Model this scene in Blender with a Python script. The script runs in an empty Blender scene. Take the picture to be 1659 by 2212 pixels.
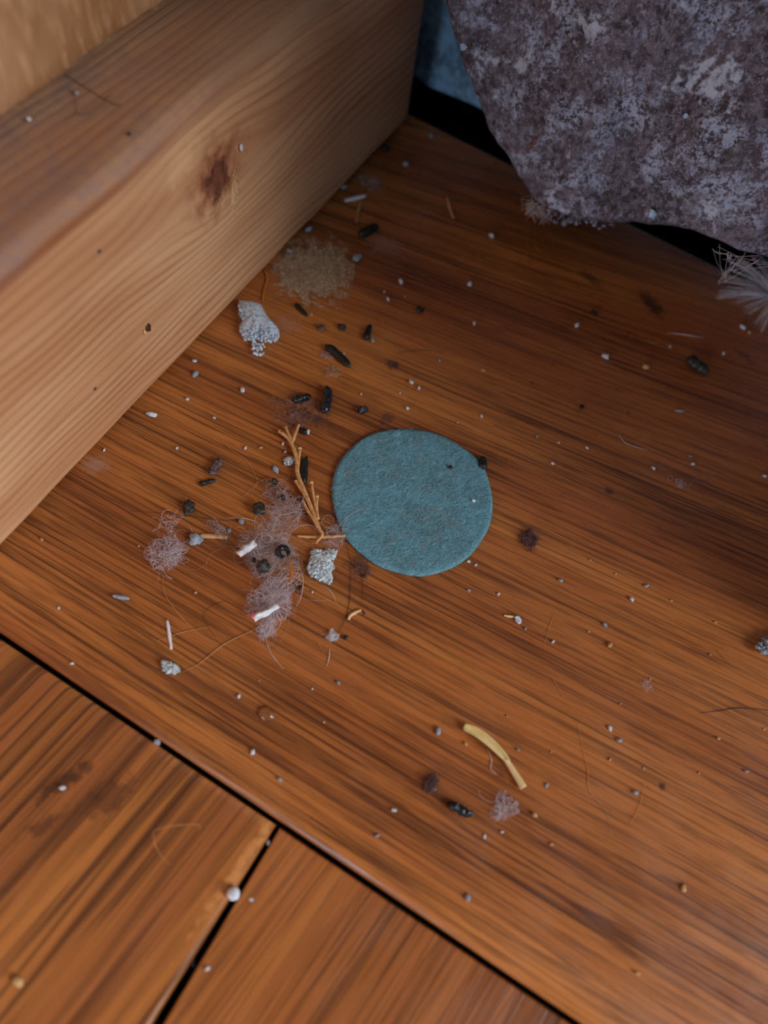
import bpy, bmesh, math, random
from mathutils import Vector, Matrix, noise
random.seed(7)
SC = bpy.context.scene
COL = SC.collection

# ------------------------------------------------------------------ camera
FPX, CX, CY = 1560.0, 829.5, 1106.0
PITCH, ROLL, YAW = math.radians(63.8), math.radians(14.0), 0.31822562
CAMH = 0.0986184
_cp, _sp = math.cos(PITCH), math.sin(PITCH)
_up = Vector((_cp*math.sin(ROLL), -_cp*math.cos(ROLL), -_sp))
_fw = (Vector((0, 0, 1)) - _up*_up.z).normalized()
_rt = _fw.cross(_up)
_rz = Matrix.Rotation(YAW, 3, 'Z')
CAM = Vector((0, 0, CAMH))
def ray(px, py):
    r = Vector((px-CX, py-CY, FPX))
    return _rz @ Vector((r.dot(_rt), r.dot(_fw), r.dot(_up)))
def P(px, py, z=0.0):
    r = ray(px, py); return CAM + r*((z-CAMH)/r.z)
def PN(px, py, n, d):
    r = ray(px, py); return CAM + r*((d-n.dot(CAM))/n.dot(r))
def MPP(px, py):
    """metres that one photo pixel spans on the floor there"""
    return (P(px, py)-CAM).dot(ray(CX, CY).normalized())/FPX
cam_d = bpy.data.cameras.new('camera'); cam = bpy.data.objects.new('camera', cam_d); COL.objects.link(cam)
ax = _rz @ Vector((_rt.x, _fw.x, _up.x)); ay = -(_rz @ Vector((_rt.y, _fw.y, _up.y))); az = -(_rz @ Vector((_rt.z, _fw.z, _up.z)))
cam.matrix_world = Matrix(((ax.x, ay.x, az.x, 0), (ax.y, ay.y, az.y, 0), (ax.z, ay.z, az.z, CAMH), (0, 0, 0, 1)))
cam_d.sensor_fit = 'AUTO'; cam_d.sensor_width = 36.0; cam_d.lens = 36.0*FPX/2212.0
cam_d.clip_start = 0.002; cam_d.clip_end = 50
cam_d.dof.use_dof = True
cam_d.dof.focus_distance = (P(860, 1150)-CAM).dot(-az)
cam_d.dof.aperture_fstop = 11.0
SC.camera = cam

# ------------------------------------------------------------------ light
SC.view_settings.view_transform = 'Standard'; SC.view_settings.look = 'None'
SC.view_settings.gamma = 1.0; SC.view_settings.use_curve_mapping = False
SC.view_settings.exposure = 0.1
WORLD_STRENGTH = 0.15
W = bpy.data.worlds.new('room_daylight'); SC.world = W; W.use_nodes = True
_n = W.node_tree; _b = _n.nodes['Background']
_tc = _n.nodes.new('ShaderNodeTexCoord'); _dot = _n.nodes.new('ShaderNodeVectorMath'); _dot.operation = 'DOT_PRODUCT'
_n.links.new(_tc.outputs['Generated'], _dot.inputs[0]); _dot.inputs[1].default_value = Vector((0.35, -0.75, 0.32)).normalized()
_cr = _n.nodes.new('ShaderNodeValToRGB'); _n.links.new(_dot.outputs['Value'], _cr.inputs[0])
_cr.color_ramp.elements[0].position = 0.0; _cr.color_ramp.elements[0].color = (0.03, 0.04, 0.06, 1)
_cr.color_ramp.elements[1].position = 1.0; _cr.color_ramp.elements[1].color = (0.70, 0.80, 1.0, 1)
_n.links.new(_cr.outputs[0], _b.inputs[0]); _b.inputs[1].default_value = WORLD_STRENGTH
def area(name, loc, target, sx, sy, power, col):
    l = bpy.data.lights.new(name, 'AREA'); l.shape = 'RECTANGLE'; l.size = sx; l.size_y = sy; l.energy = power; l.color = col
    o = bpy.data.objects.new(name, l); COL.objects.link(o); o.location = loc
    o.rotation_euler = (Vector(target)-Vector(loc)).to_track_quat('-Z', 'Y').to_euler()
    return o
area('window_daylight', (0.80, 0.27, 0.50), (0, 0.04, 0), 0.85, 0.6, 24.5, (0.93, 0.96, 1.0))
area('doorway_daylight', (-0.10, -1.25, 0.24), (0, 0.08, 0), 0.5, 0.3, 4.2, (0.72, 0.84, 1.0))

# ------------------------------------------------------------------ helpers: nodes
def lin(r, g=None, b=None):
    def f(c):
        c /= 255.0
        return c/12.92 if c <= 0.04045 else ((c+0.055)/1.055)**2.4
    return (f(r), f(g), f(b), 1.0)
class NT:
    def __init__(s, name):
        s.m = bpy.data.materials.new(name); s.m.use_nodes = True
        s.t = s.m.node_tree; s.b = s.t.nodes['Principled BSDF']; s._tc = None
    def put(s, sock, v):
        if isinstance(v, bpy.types.NodeSocket): s.t.links.new(v, sock)
        elif v is not None: sock.default_value = v
    def co(s, which='Object'):
        if s._tc is None: s._tc = s.t.nodes.new('ShaderNodeTexCoord')
        return s._tc.outputs[which]
    def xyz(s, v):
        n = s.t.nodes.new('ShaderNodeSeparateXYZ'); s.put(n.inputs[0], v); return n.outputs
    def vec(s, x, y, z=0.0):
        n = s.t.nodes.new('ShaderNodeCombineXYZ')
        for i, v in enumerate((x, y, z)): s.put(n.inputs[i], v)
        return n.outputs[0]
    def m_(s, op, a, b=0.0, c=None, clamp=False):
        n = s.t.nodes.new('ShaderNodeMath'); n.operation = op; n.use_clamp = clamp
        s.put(n.inputs[0], a); s.put(n.inputs[1], b)
        if c is not None: s.put(n.inputs[2], c)
        return n.outputs[0]
    def noise(s, v, scale=1.0, detail=2.0, rough=0.5, dist=0.0):
        n = s.t.nodes.new('ShaderNodeTexNoise'); s.put(n.inputs['Vector'], v)
        for k, x in (('Scale', scale), ('Detail', detail), ('Roughness', rough), ('Distortion', dist)): s.put(n.inputs[k], x)
        return n.outputs['Fac']
    def ramp(s, f, *stops):
        n = s.t.nodes.new('ShaderNodeValToRGB'); s.put(n.inputs[0], f); e = n.color_ramp.elements
        while len(e) < len(stops): e.new(0.5)
        for q, (p, c) in zip(e, stops):
            q.position = p; q.color = (c, c, c, 1) if isinstance(c, (int, float)) else c
        return n.outputs[0]
    def mix(s, f, a, b, blend='MIX'):
        n = s.t.nodes.new('ShaderNodeMix'); n.data_type = 'RGBA'; n.blend_type = blend
        s.put(n.inputs['Factor'], f); s.put(n.inputs[6], a); s.put(n.inputs[7], b)
        return n.outputs[2]
    def step(s, v, a, b):
        n = s.t.nodes.new('ShaderNodeMapRange'); n.interpolation_type = 'SMOOTHSTEP'
        s.put(n.inputs[0], v); n.inputs[1].default_value = a; n.inputs[2].default_value = b
        return n.outputs[0]
    def bump(s, h, strength=0.3, dist=0.0005):
        n = s.t.nodes.new('ShaderNodeBump'); s.put(n.inputs['Height'], h); n.inputs['Strength'].default_value = strength
        n.inputs['Distance'].default_value = dist; s.t.links.new(n.outputs[0], s.b.inputs['Normal'])
    def island(s):
        return s.t.nodes.new('ShaderNodeNewGeometry').outputs['Random Per Island']
    def spot(s, x, y, cx, cy, rx, ry, ang=0.0, wob=None, soft=(0.25, 1.2)):
        """mask of a stain or painted-in light or shade with its own outline (1 inside)"""
        dx, dy = s.m_('SUBTRACT', x, cx), s.m_('SUBTRACT', y, cy); ca, sa = math.cos(ang), math.sin(ang)
        u = s.m_('ADD', s.m_('MULTIPLY', dx, ca/rx), s.m_('MULTIPLY', dy, sa/rx))
        v = s.m_('ADD', s.m_('MULTIPLY', dx, -sa/ry), s.m_('MULTIPLY', dy, ca/ry))
        d = s.m_('SQRT', s.m_('ADD', s.m_('MULTIPLY', u, u), s.m_('MULTIPLY', v, v)))
        if wob is not None: d = s.m_('ADD', d, s.m_('MULTIPLY', s.m_('SUBTRACT', wob, 0.5), 2.2))
        return s.m_('SUBTRACT', 1.0, s.step(d, *soft))
    def done(s, col, rough=0.6, spec=0.5, **kw):
        s.put(s.b.inputs['Base Color'], col); s.put(s.b.inputs['Roughness'], rough); s.put(s.b.inputs['Specular IOR Level'], spec)
        for k, v in kw.items(): s.put(s.b.inputs[k.replace('_', ' ')], v)
        return s.m

# ------------------------------------------------------------------ materials
def floor_wood(name, along, light, mid, dark, k=0.0, fine=(46, 1250), seed=0.0, streak=0.75, spots=(), shift=0.0, dens=(0.40, 0.62), long_lines=0.0, line=0.00105):
    t = NT(name); X, Y, Z = t.xyz(t.co())
    if along == 'x': u, v0 = X, Y
    else: u, v0 = Y, X
    v = t.m_('MULTIPLY', v0, t.m_('EXPONENT', t.m_('MULTIPLY', u, -k))) if k else v0
    if shift: v = t.m_('ADD', v, t.m_('MULTIPLY', u, shift))
    sx = t.m_('ADD', u, seed)
    def g(fu, fv, det=2.0, rough=0.5, dist=0.0, off=0.0):
        return t.noise(t.vec(t.m_('MULTIPLY', sx, fu), t.m_('MULTIPLY', v, fv), off+seed), 1.0, det, rough, dist)
    broad = g(9, 75, 3.0, 0.55, 0.6)
    band = g(14, 420, 4.0, 0.62, 0.15, 3.0)
    pore = g(fine[0], fine[1], 3.0, 0.6, 0.25, 7.0)
    pore2 = g(fine[0]*2.2, fine[1]*2.4, 2.0, 0.55, 0.0, 11.0)
    col = t.mix(t.step(broad, 0.34, 0.66), light, mid)
    col = t.mix(t.m_('MULTIPLY', t.step(band, 0.46, 0.70), 0.34), col, dark)
    dm = t.step(t.m_('ADD', t.m_('MULTIPLY', g(5, 42, 3.0, 0.6, 0.4, 51.0), 0.6), t.m_('MULTIPLY', band, 0.4)), *dens)
    col = t.mix(t.m_('MULTIPLY', dm, 0.30), col, dark)
    pm = t.step(pore, 0.50, 0.60)
    pm2 = t.step(pore2, 0.53, 0.62)
    st = t.m_('MULTIPLY', pm, t.m_('ADD', t.m_('MULTIPLY', dm, 0.68), 0.32))
    col = t.mix(t.m_('MULTIPLY', st, streak*0.8), col, dark)
    col = t.mix(t.m_('MULTIPLY', pm2, 0.36), col, dark)
    if long_lines:
        ln = g(7, 210, 2.5, 0.5, 0.5, 21.0)
        rid = t.m_('SUBTRACT', 1.0, t.step(t.m_('ABSOLUTE', t.m_('SUBTRACT', ln, 0.52)), 0.002, 0.012))
        near = t.m_('SUBTRACT', 1.0, t.step(v0, 0.012, 0.034))
        col = t.mix(t.m_('MULTIPLY', t.m_('MULTIPLY', rid, near), long_lines), col, (dark[0]*0.5, dark[1]*0.5, dark[2]*0.5, 1))
    wv = t.m_('SINE', t.m_('ADD', t.m_('MULTIPLY', v, 2*math.pi/line), t.m_('MULTIPLY', g(10, 140, 2.0, 0.5, 0.0, 31.0), 11.0)))
    brk = t.step(g(fine[0]*0.7, fine[1]*0.55, 2.0, 0.5, 0.0, 37.0), 0.40, 0.60)
    thin = t.m_('MULTIPLY', t.step(wv, 0.45, 0.95), brk)
    col = t.mix(t.m_('MULTIPLY', thin, t.m_('ADD', 0.22, t.m_('MULTIPLY', dm, 0.55))), col, dark)
    wob = t.noise(t.co(), 900.0, 3.0, 0.6)
    for (c, cx, cy, rx, ry, a, amt) in spots:
        col = t.mix(t.m_('MULTIPLY', t.spot(X, Y, cx, cy, rx, ry, a, wob), amt), col, c)
    dust = t.noise(t.co(), 2600.0, 2.0, 0.6); dl = t.noise(t.co(), 120.0, 3.0, 0.6)
    dmask = t.m_('MULTIPLY', t.step(dust, 0.66, 0.76), t.step(dl, 0.42, 0.68))
    col = t.mix(t.m_('MULTIPLY', dmask, 0.34), col, lin(168, 140, 136))
    rough = t.m_('ADD', 0.27, t.m_('MULTIPLY', t.step(dl, 0.35, 0.7), 0.16))
    rough = t.m_('ADD', rough, t.m_('MULTIPLY', dmask, 0.3))
    t.bump(t.m_('ADD', t.m_('MULTIPLY', pm, -0.6), t.m_('MULTIPLY', t.noise(t.co(), 700.0, 2.0), 0.35)), 0.20, 0.00025)
    return t.done(col, rough, 0.5)

def Pm(px, py): p = P(px, py); return p.x, p.y
def sp(c, px, py, rx, ry, a, amt): x, y = Pm(px, py); return (c, x, y, rx, ry, a, amt)
STAIN_AND_SHADOW = lin(38, 20, 14)
M_plank = floor_wood('amber_varnished_wood', 'x', lin(206, 128, 62), lin(176, 99, 48), lin(78, 40, 21), k=1.9, spots=[
    sp(STAIN_AND_SHADOW, 1276, 601, .0035, .0012, -.3, .6), sp(STAIN_AND_SHADOW, 1406, 655, .0040, .0017, -.45, .8), sp(STAIN_AND_SHADOW, 1318, 1062, .0009, .0006, 0, .6),
    sp(STAIN_AND_SHADOW, 1149, 827, .0004, .0004, 0, .8), sp(STAIN_AND_SHADOW, 1356, 891, .0004, .0003, 0, .8), sp(STAIN_AND_SHADOW, 1431, 1700, .0007, .0006, 0, .85),
    sp(STAIN_AND_SHADOW, 1075, 1655, .0018, .0011, -.6, .45), sp(STAIN_AND_SHADOW, 1610, 770, .003, .001, -.3, .5),  # first patch is the straw's cast shadow, painted into the wood colour
    sp(lin(190, 150, 135), 830, 530, .0045, .0028, .2, .35), sp(lin(180, 140, 120), 205, 1005, .0022, .0016, .3, .55),
    sp(lin(178, 146, 140), 620, 700, .0030, .0020, .3, .25)], long_lines=0.4)
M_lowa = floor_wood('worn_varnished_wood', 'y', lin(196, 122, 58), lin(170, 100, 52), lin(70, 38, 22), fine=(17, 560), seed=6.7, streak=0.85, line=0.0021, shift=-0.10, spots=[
    sp(lin(226, 152, 84), 520, 1865, .0105, .0007, 1.50, .75), sp(lin(60, 32, 22), 130, 1690, .0042, .0012, 1.2, .8), sp(lin(70, 38, 26), 235, 1720, .0034, .0020, 1.2, .65), sp(lin(62, 34, 22), 90, 1780, .0030, .0010, 1.1, .6)])  # first spot paints the bevel's highlight in as a pale strip
M_lowb = floor_wood('honey_varnished_wood', 'y', lin(190, 116, 56), lin(160, 92, 46), lin(66, 36, 20), fine=(26, 800), seed=9.1, streak=0.8, line=0.0013, shift=-0.12)

def plain(name, c1, c2, scale=1500, rough=0.75, spec=0.3, bump=0.4, dist=0.0002, det=3.0, lo=0.38, hi=0.64):
    t = NT(name); n = t.noise(t.co(), scale, det, 0.6)
    if bump: t.bump(n, bump, dist)
    return t.done(t.mix(t.step(n, lo, hi), c1, c2), rough, spec)
def fibre_mat(name, *cols, rough=0.6):
    t = NT(name); k = len(cols)
    return t.done(t.ramp(t.island(), *[(i/(max(1, k-1)), c) for i, c in enumerate(cols)]), rough, 0.3)

M_dark = plain('dark_gap_dust', lin(20, 16, 14), lin(34, 27, 22))
M_black = plain('black_dropping', lin(16, 18, 18), lin(34, 36, 36), 2500, 0.45, 0.5)
M_blackg = plain('glossy_black_shell', lin(14, 16, 18), lin(40, 46, 52), 1800, 0.25, 0.6)
M_seed = plain('dark_seed_husk', lin(30, 27, 24), lin(74, 66, 56), 2500, 0.5, 0.4)
M_brown = plain('brown_husk', lin(66, 46, 42), lin(120, 96, 94), 1800, 0.7)
M_grit = plain('pale_grit', lin(238, 242, 248), lin(196, 202, 212), 4000, 0.7)
M_grey = plain('grey_grit', lin(178, 188, 200), lin(128, 136, 148), 4000, 0.75)
M_tan = plain('tan_chaff', lin(226, 186, 130), lin(196, 148, 92), 3000, 0.7)
M_white = plain('white_paper_scrap', lin(238, 238, 240), lin(214, 214, 220), 2500, 0.7)
M_lich = plain('grey_lichen', lin(222, 232, 234), lin(150, 162, 166), 2600, 0.9, 0.15, 0.7)
M_conc = plain('pale_concrete', lin(222, 234, 246), lin(176, 188, 200), 1800, 0.95, 0.1, 0.3, 0.0002)
M_straw = plain('straw', lin(236, 212, 150), lin(222, 192, 122), 300, 0.5, 0.4)
M_twig = plain('dry_twig', lin(226, 174, 116), lin(196, 138, 84), 1500, 0.55, 0.35)
M_tip = plain('pale_twig_tip', lin(238, 204, 154), lin(216, 172, 116), 2000, 0.6)
M_orange = plain('orange_stalk', lin(206, 132, 48), lin(176, 102, 34), 2000, 0.5)
M_splint = plain('pale_splinter', lin(226, 180, 130), lin(190, 140, 92), 1200, 0.6)
M_hairb = plain('dark_hair', lin(38, 26, 22), lin(52, 36, 30), 800, 0.45, 0.5, 0)
M_hairt = plain('tan_hair', lin(214, 160, 104), lin(188, 132, 80), 800, 0.45, 0.5, 0)
M_hairw = plain('white_hair', lin(232, 222, 218), lin(206, 190, 188), 800, 0.45, 0.5, 0)
M_lint = fibre_mat('mauve_lint', lin(150, 122, 112), lin(204, 182, 178), lin(234, 224, 228), lin(186, 146, 116), lin(216, 200, 202))
M_lintd = fibre_mat('maroon_lint', lin(76, 46, 44), lin(112, 76, 72), lin(140, 106, 102), lin(92, 60, 58))
M_lintp = fibre_mat('pale_lint', lin(204, 186, 192), lin(240, 232, 240), lin(222, 208, 218), lin(194, 168, 162))
M_lintw = fibre_mat('white_cotton', lin(222, 214, 222), lin(244, 242, 248))
M_red = plain('red_print', lin(196, 70, 84), lin(214, 110, 120), 2500, 0.7)

def timber_mat():
    t = NT('pine_timber'); X, Y, Z = t.xyz(t.co())
    kn = PN(470, 385, Vector((1, 0, 0)), TX)
    ky, kz = kn.y, kn.z
    top = t.m_('MAXIMUM', t.m_('SUBTRACT', TX-0.001, X), 0.0)
    w = t.m_('ADD', Z, top)                                          # unrolled height across face and top
    dy = t.m_('SUBTRACT', Y, ky); dz = t.m_('SUBTRACT', w, kz)
    d2 = t.m_('ADD', t.m_('POWER', t.m_('MULTIPLY', dy, 1/0.013), 2.0), t.m_('POWER', t.m_('MULTIPLY', dz, 1/0.008), 2.0))
    gau = t.m_('EXPONENT', t.m_('MULTIPLY', d2, -1.0))
    v = t.m_('MULTIPLY', dz, t.m_('SUBTRACT', 1.0, t.m_('MULTIPLY', gau, 0.62)))
    low = t.noise(t.vec(t.m_('MULTIPLY', Y, 14.0), t.m_('MULTIPLY', w, 40.0), 0.0), 1.0, 2.0, 0.5)
    vv = t.m_('ADD', v, t.m_('MULTIPLY', t.m_('SUBTRACT', low, 0.5), 0.009))
    vv = t.m_('ADD', vv, t.m_('MULTIPLY', Y, 0.035))
    ph = t.m_('MULTIPLY', vv, 2*math.pi/0.00165)
    ring = t.m_('ADD', t.m_('MULTIPLY', t.m_('SINE', t.m_('ADD', ph, t.m_('MULTIPLY', t.noise(t.vec(t.m_('MULTIPLY', Y, 20.0), t.m_('MULTIPLY', vv, 160.0), 2.0), 1.0, 2.0), 7.0))), 0.5), 0.5)
    ring = t.m_('POWER', ring, 2.4)
    fib = t.noise(t.vec(t.m_('MULTIPLY', Y, 60.0), t.m_('MULTIPLY', vv, 2600.0), 5.0), 1.0, 2.0, 0.6)
    tone = t.noise(t.vec(t.m_('MULTIPLY', Y, 16.0), t.m_('MULTIPLY', w, 80.0), 9.0), 1.0, 3.0, 0.55)
    col = t.mix(t.step(tone, 0.3, 0.7), lin(226, 178, 134), lin(196, 140, 98))
    amp = t.m_('ADD', 0.16, t.m_('MULTIPLY', t.step(t.noise(t.vec(t.m_('MULTIPLY', Y, 18.0), t.m_('MULTIPLY', w, 90.0), 15.0), 1.0, 2.0), 0.4, 0.65), 0.34))
    amp = t.m_('MULTIPLY', amp, t.m_('SUBTRACT', 1.0, t.m_('MULTIPLY', t.step(Z, TZ-0.004, TZ-0.001), 0.55)))
    col = t.mix(t.m_('MULTIPLY', ring, amp), col, lin(150, 88, 52))
    col = t.mix(t.m_('MULTIPLY', t.step(fib, 0.5, 0.75), 0.28), col, lin(142, 84, 52))
    # the resin line along the arris
    res = t.m_('SUBTRACT', 1.0, t.step(t.m_('ABSOLUTE', t.m_('SUBTRACT', t.m_('ADD', w, t.m_('MULTIPLY', t.m_('SUBTRACT', low, 0.5), 0.006)), TZ-0.0024)), 0.0002, 0.0013))
    col = t.mix(t.m_('MULTIPLY', res, t.m_('MULTIPLY', t.step(tone, 0.36, 0.6), 0.75)), col, lin(150, 78, 34))
    # knot
    wob = t.noise(t.co(), 420.0, 3.0, 0.6)
    halo = t.spot(Y, w, ky, kz, 0.0056, 0.0050, 0.3, wob, (0.4, 1.4))
    col = t.mix(t.m_('MULTIPLY', halo, 0.7), col, lin(150, 82, 52))
    core = t.spot(Y, w, ky, kz, 0.0034, 0.0040, 0.3, wob, (0.5, 1.1))
    rad = t.noise(t.vec(t.m_('MULTIPLY', dy, 900.0), t.m_('MULTIPLY', dz, 300.0), 1.0), 1.0, 3.0, 0.6)
    col = t.mix(t.m_('MULTIPLY', core, 0.85), col, t.mix(t.step(rad, 0.35, 0.65), lin(78, 42, 32), lin(132, 78, 56)))
    tear = PN(508, 425, Vector((1, 0, 0)), TX)
    col = t.mix(t.m_('MULTIPLY', t.spot(Y, w, tear.y, tear.z, 0.0009, 0.0036, -0.15, wob, (0.4, 1.2)), 0.7), col, lin(240, 200, 152))
    pale = PN(395, 360, Vector((1, 0, 0)), TX)
    col = t.mix(t.m_('MULTIPLY', t.spot(Y, w, pale.y, pale.z, 0.0042, 0.0024, 0.2, wob, (0.2, 1.3)), 0.55), col, lin(232, 186, 136))
    # dust lying on the top, with its dimmer light painted in as brown
    dn = t.noise(t.co(), 520.0, 5.0, 0.7); dl = t.noise(t.co(), 95.0, 3.0, 0.6)
    up = t.step(Z, TZ-0.0035, TZ-0.0006)
    ymask = t.m_('SUBTRACT', 1.0, t.step(Y, 0.052, 0.078))
    dm = t.m_('MULTIPLY', up, t.m_('MULTIPLY', t.m_('ADD', 0.25, t.m_('MULTIPLY', ymask, 0.75)), t.m_('ADD', t.m_('MULTIPLY', t.step(dn, 0.44, 0.66), 0.42), t.m_('MULTIPLY', t.step(dl, 0.36, 0.64), 0.36))))
    col = t.mix(t.m_('MULTIPLY', up, 0.38), col, lin(128, 84, 62))
    col = t.mix(dm, col, lin(142, 114, 108))
    t.bump(t.m_('ADD', t.m_('MULTIPLY', fib, 0.5), t.m_('ADD', t.m_('MULTIPLY', ring, -0.3), t.m_('MULTIPLY', core, t.m_('MULTIPLY', rad, -2.0)))), 0.35, 0.0004)
    return t.done(col, 0.58, 0.28)

def board_mat():
    t = NT('rough_sawn_board'); X, Y, Z = t.xyz(t.co())
    f = t.noise(t.vec(t.m_('MULTIPLY', Y, 900.0), t.m_('MULTIPLY', t.m_('ADD', Z, t.m_('MULTIPLY', Y, 0.4)), 160.0), 0.0), 1.0, 3.0, 0.65)
    l = t.noise(t.co(), 60.0, 3.0, 0.55)
    col = t.mix(t.step(l, 0.35, 0.68), lin(190, 142, 104), lin(160, 112, 72))
    col = t.mix(t.m_('MULTIPLY', t.step(f, 0.45, 0.7), 0.5), col, lin(224, 176, 130))
    t.bump(f, 0.8, 0.0006)
    return t.done(col, 0.85, 0.15)

def stone_mat():
    t = NT('purple_brown_stone'); co = t.co(); X, Y, Z = t.xyz(co)
    a = t.noise(co, 80.0, 4.0, 0.6); b = t.noise(co, 190.0, 5.0, 0.68); c = t.noise(co, 900.0, 4.0, 0.65); d = t.noise(co, 2300.0, 2.0, 0.6)
    col = t.mix(t.step(a, 0.36, 0.62), lin(108, 97, 106), lin(80, 69, 75))
    col = t.mix(t.m_('MULTIPLY', t.step(c, 0.40, 0.62), 0.55), col, lin(148, 140, 156))
    col = t.mix(t.m_('MULTIPLY', t.step(d, 0.55, 0.70), 0.5), col, lin(186, 180, 194))
    col = t.mix(t.m_('MULTIPLY', t.step(t.noise(co, 620.0, 3.0, 0.6), 0.54, 0.66), 0.75), col, lin(58, 47, 48))
    g = t.m_('ADD', t.m_('MULTIPLY', c, 0.55), t.m_('MULTIPLY', d, 0.45))
    frost = t.m_('MULTIPLY', t.step(b, 0.46, 0.62), t.step(g, 0.42, 0.56))
    col = t.mix(t.m_('MULTIPLY', frost, 0.75), col, lin(190, 200, 226))
    heavy = t.m_('MULTIPLY', t.step(t.m_('ADD', t.m_('MULTIPLY', t.noise(co, 110.0, 4.0, 0.62), 0.8), t.m_('MULTIPLY', c, 0.2)), 0.575, 0.635), 0.85)
    col = t.mix(heavy, col, lin(206, 212, 230))
    rust = t.step(t.noise(co, 240.0, 2.0, 0.5), 0.70, 0.76)
    col = t.mix(t.m_('MULTIPLY', rust, 0.5), col, lin(128, 74, 58))
    t.bump(t.m_('ADD', t.m_('MULTIPLY', c, 0.8), t.m_('ADD', t.m_('MULTIPLY', d, 0.3), t.m_('MULTIPLY', heavy, 0.25))), 0.55, 0.0007)
    return t.done(col, 0.82, 0.25)

def mortar_mat():
    t = NT('blue_grey_mortar'); co = t.co()
    a = t.noise(co, 120.0, 4.0, 0.65); b = t.noise(co, 700.0, 3.0, 0.6)
    col = t.mix(t.step(a, 0.40, 0.66), lin(150, 196, 232), lin(84, 112, 138))
    col = t.mix(t.m_('MULTIPLY', t.step(b, 0.5, 0.7), 0.5), col, lin(196, 226, 248))
    t.bump(t.m_('ADD', a, t.m_('MULTIPLY', b, 0.5)), 0.7, 0.001)
    return t.done(col, 0.9, 0.15)

def felt_mat():
    t = NT('teal_felt'); co = t.co(); X, Y, Z = t.xyz(co)
    a = t.noise(co, 240.0, 4.0, 0.6); c = t.noise(co, 2200.0, 3.0, 0.65, 1.2)
    s1 = t.noise(t.vec(t.m_('MULTIPLY', t.m_('ADD', X, Y), 700.0), t.m_('MULTIPLY', t.m_('SUBTRACT', X, Y), 3600.0), 0.0), 1.0, 3.0, 0.6, 0.6)
    s2 = t.noise(t.vec(t.m_('MULTIPLY', X, 3800.0), t.m_('MULTIPLY', Y, 900.0), 4.0), 1.0, 3.0, 0.6, 0.8)
    col = t.mix(t.step(a, 0.36, 0.64), lin(112, 170, 188), lin(106, 150, 160))
    col = t.mix(t.m_('MULTIPLY', t.step(s1, 0.48, 0.66), 0.7), col, lin(64, 118, 134))
    col = t.mix(t.m_('MULTIPLY', t.step(s2, 0.52, 0.70), 0.6), col, lin(160, 200, 212))
    col = t.mix(t.m_('MULTIPLY', t.step(c, 0.55, 0.72), 0.5), col, lin(72, 114, 124))
    col = t.mix(t.m_('MULTIPLY', t.step(t.noise(co, 420.0, 3.0, 0.6, 0.5), 0.56, 0.72), 0.5), col, lin(142, 146, 146))
    t.bump(t.m_('ADD', s1, t.m_('ADD', s2, c)), 0.5, 0.0003)
    return t.done(col, 0.95, 0.1)
M_feltf = fibre_mat('teal_felt_fibre', lin(90, 150, 168), lin(160, 200, 212), lin(66, 120, 136), lin(184, 206, 210), lin(124, 178, 194))

def mat_alpha(name, c1, c2, thr, scale, amax=0.9, edge=None):
    """dust film: solid grains with bare floor between them"""
    t = NT(name); n = t.noise(t.co(), scale, 4.0, 0.65); l = t.noise(t.co(), scale*0.16, 3.0, 0.6)
    X, Y, Z = t.xyz(t.co())
    d = t.m_('SQRT', t.m_('ADD', t.m_('POWER', X, 2.0), t.m_('POWER', Y, 2.0)))
    dw = t.m_('ADD', d, t.m_('MULTIPLY', t.m_('SUBTRACT', l, 0.5), edge*2.2))
    fall = t.m_('SUBTRACT', 1.0, t.step(dw, edge*0.70, edge*1.02))
    m = t.m_('ADD', t.m_('MULTIPLY', n, 0.6), t.m_('MULTIPLY', l, 0.4))
    al = t.m_('MULTIPLY', t.m_('MULTIPLY', t.step(m, thr-0.14, thr+0.16), fall), amax)
    return t.done(t.mix(t.step(n, 0.4, 0.62), c1, c2), 0.9, 0.1, Alpha=al)

# ------------------------------------------------------------------ helpers: meshes
def link(name, bm, mat, parent=None, smooth=True, centre=True):
    me = bpy.data.meshes.new(name)
    bm.normal_update()
    loc = Vector((0, 0, 0))
    if centre and parent is None and bm.verts:
        xs = [v.co for v in bm.verts]
        loc = Vector(((min(c.x for c in xs)+max(c.x for c in xs))/2, (min(c.y for c in xs)+max(c.y for c in xs))/2, min(c.z for c in xs)))
        bmesh.ops.translate(bm, verts=bm.verts, vec=-loc)
    elif parent is not None:
        bmesh.ops.translate(bm, verts=bm.verts, vec=-parent.location)
    bm.to_mesh(me); bm.free()
    if smooth:
        for p in me.polygons: p.use_smooth = True
    me.materials.append(mat)
    o = bpy.data.objects.new(name, me); COL.objects.link(o); o.location = loc
    if name in ('floor_plank', 'timber'): o.modifiers.new('even_normals', 'WEIGHTED_NORMAL').weight = 100
    if parent is not None: o.parent = parent; o.location = (0, 0, 0)
    return o
def tag(o, label=None, cat=None, group=None, kind=None):
    if label: o['label'] = label
    if cat: o['category'] = cat
    if group: o['group'] = group
    if kind: o['kind'] = kind
    return o
def empty(name, loc):
    o = bpy.data.objects.new(name, None); COL.objects.link(o); o.location = loc; o.empty_display_size = 0.005; return o
def spline(pts, n):
    """Catmull-Rom through the points"""
    if len(pts) < 3: return [pts[0].lerp(pts[-1], i/n) for i in range(n+1)]
    q = [pts[0]*2-pts[1]] + list(pts) + [pts[-1]*2-pts[-2]]; out = []
    m = len(pts)-1
    for i in range(n+1):
        s = i/n*m; k = min(int(s), m-1); t = s-k; a, b, c, d = q[k:k+4]
        out.append(0.5*((2*b)+(c-a)*t+(2*a-5*b+4*c-d)*t*t+(3*b-a-3*c+d)*t**3))
    return out
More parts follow.
